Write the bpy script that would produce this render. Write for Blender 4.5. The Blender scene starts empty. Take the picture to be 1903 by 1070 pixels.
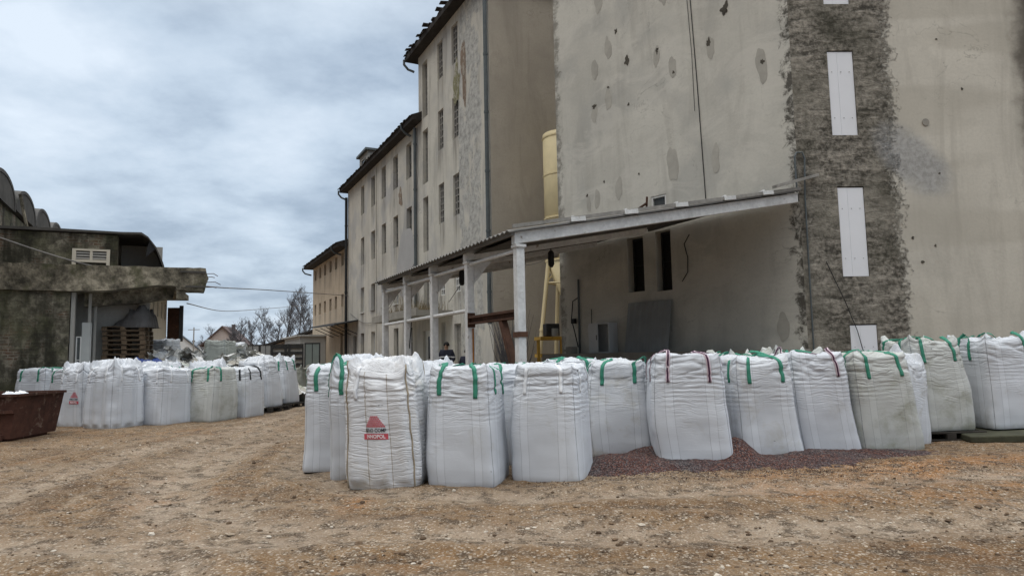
import bpy, bmesh, math, random
import numpy as np
from mathutils import Vector, Matrix
R = math.radians
scene = bpy.context.scene
COL = scene.collection

# ------------------------------------------------------------------ camera, world, sun, exposure
pitch, roll = R(5.58), 0.02
Rv = Vector((1, 0, 0)); Uv = Vector((0, -math.sin(pitch), math.cos(pitch))); Fw = Vector((0, math.cos(pitch), math.sin(pitch)))
cr = math.cos(roll) * Rv - math.sin(roll) * Uv
cu = math.sin(roll) * Rv + math.cos(roll) * Uv
cam_d = bpy.data.cameras.new('camera'); cam = bpy.data.objects.new('camera', cam_d); COL.objects.link(cam)
M4 = Matrix((cr, cu, -Fw)).transposed().to_4x4(); M4.translation = Vector((0, 0, 1.5))
cam.matrix_world = M4
cam_d.sensor_width = 36.0; cam_d.lens = 24.0; cam_d.clip_start = 0.05; cam_d.clip_end = 2000
scene.camera = cam

SUN_EL, SUN_AZ = R(60), R(225)      # azimuth clockwise from +Y: behind the camera, to the left
world = bpy.data.worlds.new('World'); scene.world = world; world.use_nodes = True
def build_world():
    nt = world.node_tree; N = nt.nodes; L = nt.links; N.clear()
    out = N.new('ShaderNodeOutputWorld'); bg = N.new('ShaderNodeBackground'); bg.inputs['Strength'].default_value = 0.1
    sky = N.new('ShaderNodeTexSky'); sky.sky_type = 'NISHITA'; sky.sun_disc = False
    sky.sun_elevation = SUN_EL; sky.sun_rotation = SUN_AZ; sky.dust_density = 3.0; sky.air_density = 1.2
    tc = N.new('ShaderNodeTexCoord'); sep = N.new('ShaderNodeSeparateXYZ'); L.new(tc.outputs['Generated'], sep.inputs[0])
    def math_(op, a, b=None):
        m = N.new('ShaderNodeMath'); m.operation = op
        for i, v in enumerate((a, b)):
            if v is None: continue
            if isinstance(v, (int, float)): m.inputs[i].default_value = v
            else: L.new(v, m.inputs[i])
        return m.outputs[0]
    den = math_('ADD', math_('ABSOLUTE', sep.outputs['Z']), 0.22)
    comb = N.new('ShaderNodeCombineXYZ')
    L.new(math_('DIVIDE', sep.outputs['X'], den), comb.inputs[0]); L.new(math_('DIVIDE', sep.outputs['Y'], den), comb.inputs[1])
    comb.inputs[2].default_value = 3.7
    def noise(scale, det, rough, dist=0.0):
        n = N.new('ShaderNodeTexNoise'); n.inputs['Scale'].default_value = scale; n.inputs['Detail'].default_value = det
        n.inputs['Roughness'].default_value = rough; n.inputs['Distortion'].default_value = dist
        L.new(comb.outputs[0], n.inputs['Vector']); return n.outputs[0]
    n1 = noise(0.62, 8, 0.54, 0.08); n2 = noise(2.0, 8, 0.6, 0.08)
    s = math_('ADD', math_('MULTIPLY', n1, 0.66), math_('MULTIPLY', n2, 0.34))
    rp = N.new('ShaderNodeValToRGB'); L.new(s, rp.inputs[0]); e = rp.color_ramp.elements
    e[0].position = 0.38; e[0].color = (2.0, 2.6, 3.3, 1); e[1].position = 0.61; e[1].color = (5.8, 6.5, 7.3, 1)
    a = e.new(0.465); a.color = (3.0, 3.7, 4.6, 1); b = e.new(0.53); b.color = (4.3, 5.1, 6.0, 1)
    mix = N.new('ShaderNodeMix'); mix.data_type = 'RGBA'; mix.inputs['Factor'].default_value = 0.9
    L.new(sky.outputs[0], mix.inputs['A']); pass
    # overcast: the cloud deck is brightest overhead
    mr = N.new('ShaderNodeMapRange'); mr.interpolation_type = 'SMOOTHSTEP'; L.new(sep.outputs['Z'], mr.inputs[0])
    mr.inputs[1].default_value = 0.42; mr.inputs[2].default_value = 0.9; mr.inputs[3].default_value = 1.0; mr.inputs[4].default_value = 4.2
    vm = N.new('ShaderNodeVectorMath'); vm.operation = 'SCALE'; 
    mw = N.new('ShaderNodeMix'); mw.data_type = 'RGBA'; L.new(rp.outputs[0], mw.inputs['A']); mw.inputs['B'].default_value = (5.65, 5.5, 5.2, 1)
    mf = N.new('ShaderNodeMapRange'); L.new(sep.outputs['Z'], mf.inputs[0]); mf.inputs[1].default_value = 0.42; mf.inputs[2].default_value = 0.75; mf.inputs[4].default_value = 0.8
    L.new(mf.outputs[0], mw.inputs['Factor']); L.new(mw.outputs['Result'], vm.inputs[0]); 
    mb = N.new('ShaderNodeMapRange'); mb.interpolation_type = 'SMOOTHSTEP'; L.new(math_('ADD', math_('MULTIPLY', sep.outputs['X'], -0.76), math_('MULTIPLY', sep.outputs['Y'], -0.65)), mb.inputs[0])   # unseen south-west sky dimmed to deepen the shade under the canopy
    mb.inputs[1].default_value = -0.02; mb.inputs[2].default_value = 0.6; mb.inputs[3].default_value = 1.0; mb.inputs[4].default_value = 0.3
    L.new(math_('MULTIPLY', mr.outputs[0], mb.outputs[0]), vm.inputs['Scale']); L.new(vm.outputs[0], mix.inputs['B'])
    L.new(mix.outputs['Result'], bg.inputs['Color']); L.new(bg.outputs[0], out.inputs[0])
build_world()
sun_d = bpy.data.lights.new('sun', 'SUN'); sun = bpy.data.objects.new('sun', sun_d); COL.objects.link(sun)
sun_d.energy = 0.7; sun_d.angle = R(30); sun_d.color = (1.0, 0.96, 0.9)
sv = Vector((math.sin(SUN_AZ) * math.cos(SUN_EL), math.cos(SUN_AZ) * math.cos(SUN_EL), math.sin(SUN_EL)))
sun.rotation_euler = (-sv).to_track_quat('-Z', 'Y').to_euler()
scene.view_settings.view_transform = 'Standard'; scene.view_settings.look = 'None'
scene.view_settings.gamma = 1.0; scene.view_settings.use_curve_mapping = False
scene.view_settings.exposure = 0.52

# ------------------------------------------------------------------ node helper
class Mat:
    def __init__(s, name, rough=0.85, metal=0.0):
        s.m = bpy.data.materials.new(name); s.m.use_nodes = True
        s.nt = s.m.node_tree; s.N = s.nt.nodes; s.L = s.nt.links; s.N.clear()
        s.o = s.N.new('ShaderNodeOutputMaterial'); s.b = s.N.new('ShaderNodeBsdfPrincipled')
        s.L.new(s.b.outputs[0], s.o.inputs[0]); s.b.inputs['Roughness'].default_value = rough; s.b.inputs['Metallic'].default_value = metal
        s.b.inputs['Specular IOR Level'].default_value = 0.3
        s.tc = s.N.new('ShaderNodeTexCoord')
    def put(s, sock, v):
        if isinstance(v, (int, float)): sock.default_value = v
        elif isinstance(v, (tuple, list)):
            v = tuple(v); sock.default_value = v + (1.0,) if (len(v) == 3 and len(sock.default_value) == 4) else v
        else: s.L.new(v, sock)
    def vec(s, kind='Object', scale=(1, 1, 1), loc=(0, 0, 0)):
        mp = s.N.new('ShaderNodeMapping'); s.L.new(s.tc.outputs[kind], mp.inputs[0])
        mp.inputs['Scale'].default_value = scale; mp.inputs['Location'].default_value = loc; return mp.outputs[0]
    def rnd(s):
        n = s.N.new('ShaderNodeObjectInfo'); return n.outputs['Random']
    def noise(s, v, scale=1, det=4, rough=0.5, dist=0.0):
        n = s.N.new('ShaderNodeTexNoise'); s.L.new(v, n.inputs['Vector'])
        for k, x in (('Scale', scale), ('Detail', det), ('Roughness', rough), ('Distortion', dist)): n.inputs[k].default_value = x
        return n.outputs[0]
    def noisec(s, v, scale=1, det=4):
        n = s.N.new('ShaderNodeTexNoise'); s.L.new(v, n.inputs['Vector']); n.inputs['Scale'].default_value = scale; n.inputs['Detail'].default_value = det
        return n.outputs[1]
    def voro(s, v, scale=1, feat='F1', out='Distance'):
        n = s.N.new('ShaderNodeTexVoronoi'); n.feature = feat; s.L.new(v, n.inputs['Vector']); n.inputs['Scale'].default_value = scale
        return n.outputs[out]
    def math(s, op, a, b=None, c=None, clamp=False):
        m = s.N.new('ShaderNodeMath'); m.operation = op; m.use_clamp = clamp
        for i, v in enumerate((a, b, c)):
            if v is not None: s.put(m.inputs[i], v)
        return m.outputs[0]
    def sep(s, v):
        n = s.N.new('ShaderNodeSeparateXYZ'); s.L.new(v, n.inputs[0]); return n.outputs
    def ramp(s, f, stops):
        n = s.N.new('ShaderNodeValToRGB'); s.put(n.inputs[0], f); e = n.color_ramp.elements
        def c4(c): return (c, c, c, 1) if isinstance(c, (int, float)) else tuple(c) + (1,)
        e[0].position, e[0].color = stops[0][0], c4(stops[0][1]); e[1].position, e[1].color = stops[-1][0], c4(stops[-1][1])
        for p, c in stops[1:-1]: q = e.new(p); q.color = c4(c)
        return n.outputs[0]
    def sm(s, x, a, b):                                     # smoothstep a..b
        n = s.N.new('ShaderNodeMapRange'); n.interpolation_type = 'SMOOTHSTEP'; s.put(n.inputs[0], x)
        n.inputs[1].default_value = a; n.inputs[2].default_value = b; return n.outputs[0]
    def mix(s, f, a, b, mode='MIX'):
        n = s.N.new('ShaderNodeMix'); n.data_type = 'RGBA'; n.blend_type = mode
        s.put(n.inputs['Factor'], f); s.put(n.inputs['A'], a); s.put(n.inputs['B'], b); return n.outputs['Result']
    def bump(s, h, strength=0.5, dist=0.02, prev=None):
        n = s.N.new('ShaderNodeBump'); s.put(n.inputs['Height'], h); s.put(n.inputs['Strength'], strength); n.inputs['Distance'].default_value = dist
        if prev is not None: s.L.new(prev, n.inputs['Normal'])
        return n.outputs[0]
    def done(s, col, normal=None, rough=None):
        s.put(s.b.inputs['Base Color'], col)
        if normal is not None: s.L.new(normal, s.b.inputs['Normal'])
        if rough is not None: s.put(s.b.inputs['Roughness'], rough)
        return s.m

def simple(name, c, rough=0.7, metal=0.0, var=0.25, scale=6.0, stain=None, bump=0.15):
    m = Mat(name, rough, metal); v = m.vec('Object')
    n = m.noise(v, scale, 6, 0.6); n2 = m.noise(v, scale * 0.23, 4, 0.6)
    f = m.ramp(m.math('ADD', m.math('MULTIPLY', n, 0.5), m.math('MULTIPLY', n2, 0.5)), [(0.3, 0.0), (0.7, 1.0)])
    lo = tuple(x * (1 - var) for x in c); hi = tuple(min(1, x * (1 + var)) for x in c)
    col = m.mix(f, lo, hi)
    if stain:
        k = m.ramp(m.noise(v, scale * 0.6, 7, 0.65, 0.5), [(stain[1], 0.0), (stain[1] + 0.1, 1.0)]); col = m.mix(k, col, stain[0])
    return m.done(col, m.bump(n, bump, 0.02))

MT = {}
def wall_mat(name, base, dark, streak=0.5, peel=None, bumpd=0.02, patch=None, cool=None, runs=None):
    """plaster with vertical run-off streaks (UV in metres)"""
    m = Mat(name, 0.9); uv = m.vec('UV')
    big = m.noise(uv, 0.35, 5, 0.55); mid = m.noise(uv, 1.6, 6, 0.6); fine = m.noise(uv, 14, 6, 0.65)
    st = m.noise(m.vec('UV', (1.5, 0.2, 1)), 1.0, 6, 0.65, 0.9)
    tint = m.mix(m.ramp(big, [(0.3, 0.0), (0.7, 1.0)]), tuple(x * 0.84 for x in base), tuple(min(1, x * 1.1) for x in base))
    if cool: tint = m.mix(m.ramp(m.noise(uv, 0.5, 3, 0.5, 0.4), [(0.5, 0.0), (0.62, 0.7)]), tint, cool)
    col = m.mix(m.math('MULTIPLY', m.ramp(st, [(0.50, 0.0), (0.74, 1.0)]), streak), tint, dark)
    col = m.mix(m.math('MULTIPLY', m.ramp(mid, [(0.52, 0.0), (0.72, 1.0)]), 0.35), col, tuple(x * 0.7 for x in base))
    col = m.mix(m.math('MULTIPLY', m.ramp(fine, [(0.35, 1.0), (0.55, 0.0)]), 0.18), col, tuple(x * 0.6 for x in base))
    h = m.math('ADD', m.math('MULTIPLY', fine, 0.3), m.math('MULTIPLY', mid, 0.7))
    if runs:                                                # dirt washed down from each sill
        u, z, _ = m.sep(uv); mu = mz = None
        for c in runs[0]:
            k = m.math('SUBTRACT', 1.0, m.sm(m.math('ABSOLUTE', m.math('SUBTRACT', u, c)), 0.22, 0.55)); mu = k if mu is None else m.math('MAXIMUM', mu, k)
        for c in runs[1]:
            k = m.math('MULTIPLY', m.math('LESS_THAN', z, c), m.math('SUBTRACT', 1.0, m.sm(m.math('SUBTRACT', c, z), 0.1, 1.7))); mz = k if mz is None else m.math('MAXIMUM', mz, k)
        ns = m.ramp(m.noise(m.vec('UV', (5.0, 0.35, 1)), 1.0, 5, 0.6), [(0.38, 0.0), (0.62, 1.0)])
        col = m.mix(m.math('MULTIPLY', m.math('MULTIPLY', mu, mz), m.math('MULTIPLY', ns, 0.75)), col, (0.15, 0.135, 0.115))
    crk = m.math('SUBTRACT', 1.0, m.sm(m.math('ABSOLUTE', m.math('SUBTRACT', m.noise(uv, 0.55, 5, 0.6, 0.8), 0.5)), 0.0, 0.006))
    col = m.mix(m.math('MULTIPLY', m.math('MULTIPLY', crk, m.ramp(big, [(0.5, 0.0), (0.6, 1.0)])), 0.45), col, tuple(x * 0.35 for x in base))
    if peel:                                                # areas where the plaster has come off
        u, z, _ = m.sep(uv)
        near = m.math('MULTIPLY', m.sm(u, peel[1], peel[1] + 1.2), m.math('SUBTRACT', 1.0, m.sm(u, peel[2] - 1.2, peel[2])))
        k = m.ramp(m.math('MULTIPLY', near, m.noise(m.vec('UV', (1, 0.6, 1)), 0.9, 8, 0.72, 0.6)), [(0.44, 0.0), (0.48, 1.0)])
        col = m.mix(k, col, m.mix(m.ramp(m.noise(uv, 4, 7, 0.75), [(0.38, 0.0), (0.6, 1.0)]), tuple(x * .9 for x in peel[0]), tuple(x * 1.65 for x in peel[0])))
        h = m.math('SUBTRACT', h, m.math('MULTIPLY', k, 0.5))
    return m, uv, col, m.bump(h, 0.5, bumpd)

def mk(name, *a, **k):
    m, uv, col, nrm = wall_mat(name, *a, **k); MT[name] = m.done(col, nrm)
mk('plaster_tall', (0.57, 0.545, 0.48), (0.17, 0.155, 0.13), 0.65, peel=((0.30, 0.295, 0.275), -4.0, 0.3), cool=(0.45, 0.44, 0.42), runs=([-.3, 1.6], [14.67, 11.2, 7.68, 4.28]))
mk('plaster_mid', (0.56, 0.535, 0.475), (0.18, 0.165, 0.14), 0.6, runs=([6.5, 8.95, 11.4, 13.85, 16.52], [11.0, 7.62, 4.45]), cool=(0.39, 0.39, 0.39))
mk('plaster_low', (0.49, 0.405, 0.305), (0.2, 0.165, 0.12), 0.5, runs=([22.5, 24.75, 26.8, 29.0, 31.1, 33.2], [8.32, 5.25]))
mk('plaster_brown', (0.42, 0.38, 0.32), (0.26, 0.235, 0.195), 0.6)
mk('plaster_cream', (0.50, 0.46, 0.38), (0.35, 0.31, 0.25), 0.25)
mk('plaster_grey', (0.34, 0.33, 0.305), (0.14, 0.13, 0.12), 0.5)
def silo_left():
    m, uv, col, nrm = wall_mat('silo_concrete_left', (0.555, 0.54, 0.485), (0.33, 0.315, 0.28), 0.55, cool=(0.41, 0.405, 0.375))
    u, z, _ = m.sep(uv); n = m.noise(uv, 3.0, 8, 0.75, 0.4)
    lime = m.ramp(m.noise(m.vec('UV', (0.5, 0.9, 1)), 1.0, 7, 0.7, 0.8), [(0.50, 0.0), (0.60, 0.5)]); col = m.mix(lime, col, (0.60, 0.58, 0.525))
    mould = m.ramp(m.math('SUBTRACT', n, m.math('MULTIPLY', m.sm(u, 0.0, 0.75), 0.34)), [(0.42, 0.0), (0.54, 0.9)]); col = m.mix(mould, col, (0.045, 0.04, 0.032))
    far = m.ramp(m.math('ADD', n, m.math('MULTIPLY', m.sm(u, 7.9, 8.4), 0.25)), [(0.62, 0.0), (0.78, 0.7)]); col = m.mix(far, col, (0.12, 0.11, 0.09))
    MT['silo_concrete_left'] = m.done(col, nrm)
silo_left()

def silo_right():
    m, uv, col, nrm = wall_mat('silo_concrete_right', (0.55, 0.525, 0.46), (0.30, 0.282, 0.245), 0.5)
    u, z, _ = m.sep(uv)
    wob = m.noise(uv, 1.1, 6, 0.65)
    # horizontal casting bands
    zz = m.math('ADD', z, m.math('MULTIPLY', m.noise(uv, 0.9, 5, 0.7), 0.5))
    band = m.noise(m.vec('UV', (0.10, 0.75, 1)), 0.85, 2, 0.5, 0.4)
    col = m.mix(m.math('MULTIPLY', m.ramp(band, [(0.47, 0.0), (0.53, 1.0)]), 0.4), col, (0.37, 0.345, 0.29))
    # rough unplastered stair strip beside the corner
    edge = m.math('ADD', m.math('ADD', u, m.math('MULTIPLY', m.math('SUBTRACT', wob, 0.5), 0.8)), m.math('MULTIPLY', m.math('SUBTRACT', m.noise(uv, 8, 8, 0.75), 0.5), 1.5))
    rough = m.math('SUBTRACT', 1.0, m.sm(edge, 2.28, 2.58))
    rv = m.vec('UV', (0.8, 2.8, 1))
    r1 = m.noise(rv, 1.6, 8, 0.72, 0.6); r2 = m.noise(uv, 9, 7, 0.7)
    rc = m.ramp(m.math('ADD', m.math('MULTIPLY', r1, 0.5), m.math('MULTIPLY', r2, 0.5)), [(0.36, (0.025, 0.023, 0.019)), (0.45, (0.08, 0.073, 0.06)), (0.51, (0.19, 0.175, 0.148)), (0.61, (0.38, 0.35, 0.30))])
    rc = m.mix(m.ramp(m.noise(uv, 0.6, 5, 0.6), [(0.46, 0.0), (0.66, 0.65)]), rc, (0.035, 0.034, 0.02))
    rc = m.mix(m.ramp(m.noise(m.vec('UV', (1, 1, 1), (5, 3, 0)), 0.7, 6, 0.65), [(0.48, 0.0), (0.62, 0.55)]), rc, (0.30, 0.28, 0.235))
    col = m.mix(rough, col, rc)
    # far edge of the wall turns dark brown
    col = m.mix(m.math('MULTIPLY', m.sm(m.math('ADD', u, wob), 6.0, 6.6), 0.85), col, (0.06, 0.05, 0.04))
    # blue-grey cement wash
    du = m.math('DIVIDE', m.math('SUBTRACT', u, 2.9), 1.0); dz = m.math('DIVIDE', m.math('SUBTRACT', z, m.math('SUBTRACT', 6.1, m.math('MULTIPLY', m.math('SUBTRACT', u, 2.9), 0.55))), 0.85)
    rr = m.math('ADD', m.math('MULTIPLY', du, du), m.math('MULTIPLY', dz, dz))
    wash = m.math('SUBTRACT', 1.0, m.sm(m.math('ADD', rr, m.math('MULTIPLY', wob, 1.3)), 0.9, 1.9))
    col = m.mix(m.math('MULTIPLY', wash, 0.75), col, m.mix(m.ramp(r2, [(0.4, 0.0), (0.6, 1.0)]), (0.22, 0.225, 0.225), (0.36, 0.365, 0.37)))
    hh = m.math('MULTIPLY', m.math('ADD', m.math('MULTIPLY', r1, 1.5), r2), rough)
    MT['silo_concrete_right'] = m.done(col, m.bump(hh, 0.8, 0.035, nrm))
silo_right()

def old_brick():
    m = Mat('old_brick_wall', 0.95); uv = m.vec('UV')
    br = m.N.new('ShaderNodeTexBrick'); m.L.new(uv, br.inputs['Vector']); br.inputs['Scale'].default_value = 1.0
    br.inputs['Brick Width'].default_value = 0.26; br.inputs['Row Height'].default_value = 0.085; br.inputs['Mortar Size'].default_value = 0.012
    br.inputs['Color1'].default_value = (0.14, 0.08, 0.052, 1); br.inputs['Color2'].default_value = (0.075, 0.05, 0.034, 1); br.inputs['Mortar'].default_value = (0.21, 0.19, 0.155, 1)
    n1 = m.noise(uv, 0.8, 7, 0.65, 0.5); n2 = m.noise(uv, 4.0, 8, 0.75); n3 = m.noise(m.vec('UV', (2.5, 0.4, 1)), 0.8, 5, 0.6)
    plaster = m.ramp(n2, [(0.32, (0.03, 0.028, 0.02)), (0.5, (0.11, 0.10, 0.075)), (0.66, (0.34, 0.31, 0.245))])
    bk = m.mix(m.math('MULTIPLY', m.ramp(m.noise(m.vec('UV', (2.0, 7.0, 1)), 1.6, 6, 0.7), [(0.5, 0.0), (0.62, 1.0)]), 0.7), br.outputs['Color'], (0.30, 0.265, 0.21))
    col = m.mix(m.ramp(n1, [(0.40, 0.0), (0.46, 1.0)]), bk, plaster)
    col = m.mix(m.ramp(n3, [(0.44, 0.0), (0.60, 0.9)]), col, (0.024, 0.023, 0.015))
    col = m.mix(m.ramp(m.noise(uv, 1.0, 6, 0.65), [(0.47, 0.0), (0.62, 0.7)]), col, (0.075, 0.076, 0.038))
    MT['old_brick_wall'] = m.done(col, m.bump(m.math('ADD', m.math('MULTIPLY', n2, 1.0), br.outputs['Fac']), 0.6, 0.04))
    m = Mat('old_concrete', 0.95); v = m.vec('Object')
    n1 = m.noise(v, 1.1, 8, 0.72, 0.5); n2 = m.noise(v, 4, 8, 0.75)
    col = m.ramp(m.math('ADD', m.math('MULTIPLY', n1, 0.45), m.math('MULTIPLY', n2, 0.55)), [(0.38, (0.03, 0.027, 0.02)), (0.46, (0.09, 0.08, 0.06)), (0.53, (0.18, 0.16, 0.12)), (0.62, (0.38, 0.34, 0.26))])
    col = m.mix(m.ramp(m.noise(v, 1.7, 5, 0.6), [(0.56, 0.0), (0.68, 0.6)]), col, (0.06, 0.065, 0.028))
    MT['old_concrete'] = m.done(col, m.bump(n2, 0.6, 0.05))
old_brick()

MT['dark_concrete'] = simple('dark_concrete', (0.07, 0.066, 0.06), 0.95, var=0.5, scale=2.5)
MT['vault_top'] = simple('vault_top', (0.085, 0.082, 0.078), 0.95, var=0.35, scale=2.5, stain=((0.05, 0.05, 0.045), 0.55))
MT['roof_tile'] = simple('roof_tile', (0.035, 0.031, 0.028), 0.9, var=0.5, scale=9)
MT['red_roof'] = simple('red_roof', (0.11, 0.08, 0.075), 0.9, var=0.3, scale=4)
MT['blue_roof'] = simple('blue_roof', (0.20, 0.235, 0.28), 0.8, var=0.2, scale=2)
MT['zinc'] = simple('zinc_pipe', (0.10, 0.115, 0.12), 0.55, 0.3, var=0.35, scale=5)
MT['dark_metal'] = simple('dark_metal', (0.035, 0.036, 0.037), 0.6, 0.3, var=0.4, scale=7)
MT['frame_dark'] = simple('weathered_frame', (0.26, 0.25, 0.23), 0.8, var=0.4, scale=8)
MT['frame_white'] = simple('white_frame', (0.62, 0.62, 0.60), 0.6, var=0.12, scale=8)
MT['white_panel'] = simple('white_panel', (0.74, 0.76, 0.80), 0.5, var=0.04, scale=2.0, bump=0.02)
MT['white_paint'] = simple('chipped_white_paint', (0.60, 0.605, 0.60), 0.65, var=0.25, scale=11, stain=((0.19, 0.145, 0.11), 0.62), bump=0.3)
MT['rust'] = simple('rusty_steel', (0.075, 0.038, 0.025), 0.9, 0.1, var=0.5, scale=8, stain=((0.16, 0.07, 0.035), 0.6), bump=0.4)
MT['skip_rust'] = simple('skip_rust', (0.06, 0.026, 0.018), 0.9, 0.1, var=0.6, scale=6, stain=((0.17, 0.12, 0.095), 0.60), bump=0.6)
MT['yellow'] = simple('silo_yellow', (0.74, 0.64, 0.40), 0.55, var=0.12, scale=3, stain=((0.32, 0.22, 0.10), 0.68))
MT['yellow_dark'] = simple('worn_yellow', (0.52, 0.32, 0.06), 0.6, var=0.3, scale=6, stain=((0.12, 0.08, 0.04), 0.58))
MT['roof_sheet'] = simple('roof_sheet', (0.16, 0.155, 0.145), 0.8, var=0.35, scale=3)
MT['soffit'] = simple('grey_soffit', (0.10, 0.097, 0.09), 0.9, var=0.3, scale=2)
MT['dock'] = simple('dock_concrete', (0.27, 0.255, 0.225), 0.95, var=0.3, scale=3, stain=((0.11, 0.1, 0.085), 0.6))
MT['mossy'] = simple('mossy_slab', (0.055, 0.055, 0.035), 0.95, var=0.5, scale=7, stain=((0.14, 0.13, 0.11), 0.66), bump=0.5)
MT['patch'] = simple('repair_plaster', (0.385, 0.37, 0.33), 0.95, var=0.16, scale=5)
MT['chip'] = simple('chipped_hole', (0.075, 0.068, 0.055), 0.95, var=0.6, scale=12, bump=0.8)
MT['black'] = simple('black_rubber_and_shade', (0.012, 0.012, 0.013), 0.6, var=0.3)
MT['wire'] = simple('cable_sheath', (0.16, 0.15, 0.14), 0.7)
MT['wood'] = simple('pallet_wood', (0.12, 0.085, 0.055), 0.9, var=0.5, scale=5, stain=((0.25, 0.2, 0.14), 0.62), bump=0.4)
MT['bark'] = simple('bark', (0.12, 0.12, 0.13), 0.95, var=0.4, scale=4)  # distance haze put into the colour: paler and bluer bark
MT['dry_weed'] = simple('dry_weed', (0.17, 0.135, 0.08), 0.95, var=0.5, scale=9)
MT['grey_sheet'] = simple('grey_sheeting', (0.27, 0.28, 0.28), 0.6, 0.2, var=0.25, scale=1.5, stain=((0.12, 0.115, 0.1), 0.62))
MT['green_sheet'] = simple('green_grey_sheet', (0.19, 0.225, 0.215), 0.6, 0.2, var=0.15, scale=2)
MT['siding'] = simple('pale_siding', (0.42, 0.43, 0.42), 0.7, var=0.1, scale=3)
MT['pink_wall'] = simple('pink_wall', (0.50, 0.43, 0.39), 0.9, var=0.15, scale=2)
MT['white_wall'] = simple('white_wall', (0.62, 0.61, 0.58), 0.9, var=0.1, scale=2)
MT['cabinet'] = simple('cabinet_white', (0.55, 0.56, 0.56), 0.5, var=0.08, scale=3)
MT['tarp'] = simple('dark_tarp', (0.075, 0.072, 0.072), 0.55, var=0.35, scale=5, bump=0.4)
MT['blue_tarp'] = simple('blue_film', (0.03, 0.06, 0.22), 0.45, var=0.3, scale=8)
MT['navy'] = simple('navy_cloth', (0.016, 0.018, 0.032), 0.9, var=0.3)
MT['skin'] = simple('skin', (0.38, 0.24, 0.17), 0.6, var=0.08)
MT['cap'] = simple('black_wool', (0.014, 0.013, 0.013), 0.95, var=0.3, scale=30)
MT['strap_green'] = simple('green_webbing', (0.04, 0.215, 0.145), 0.7, var=0.18, scale=14)
MT['strap_purple'] = simple('purple_webbing', (0.055, 0.018, 0.045), 0.75, var=0.25, scale=14)
MT['strap_black'] = simple('black_webbing', (0.03, 0.032, 0.035), 0.75, var=0.25, scale=14)
MT['strap_pink'] = simple('pale_pink_webbing', (0.55, 0.45, 0.49), 0.75, var=0.1, scale=14)
MT['strap_white'] = simple('white_webbing', (0.70, 0.72, 0.75), 0.7, var=0.08, scale=14)
MT['print_red'] = simple('red_print', (0.52, 0.085, 0.11), 0.6, var=0.12, scale=18)
MT['print_black'] = simple('black_print', (0.02, 0.02, 0.03), 0.6)
MT['print_white'] = simple('white_print', (0.74, 0.70, 0.72), 0.6, var=0.05)
def glass():
    m = Mat('dark_pane', 0.15); v = m.vec('Object'); n = m.noise(v, 1.3, 4, 0.6)
    m.b.inputs['Specular IOR Level'].default_value = 0.5
    MT['pane'] = m.done(m.ramp(n, [(0.35, (0.015, 0.017, 0.018)), (0.7, (0.10, 0.11, 0.112))]), None, m.ramp(n, [(0.3, 0.12), (0.7, 0.5)]))
    m = Mat('glass_block', 0.35); v = m.vec('Object')
    MT['glass_block'] = m.done(m.ramp(m.noise(v, 4, 3), [(0.35, (0.05, 0.055, 0.055)), (0.7, (0.26, 0.27, 0.26))]))
glass()

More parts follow.
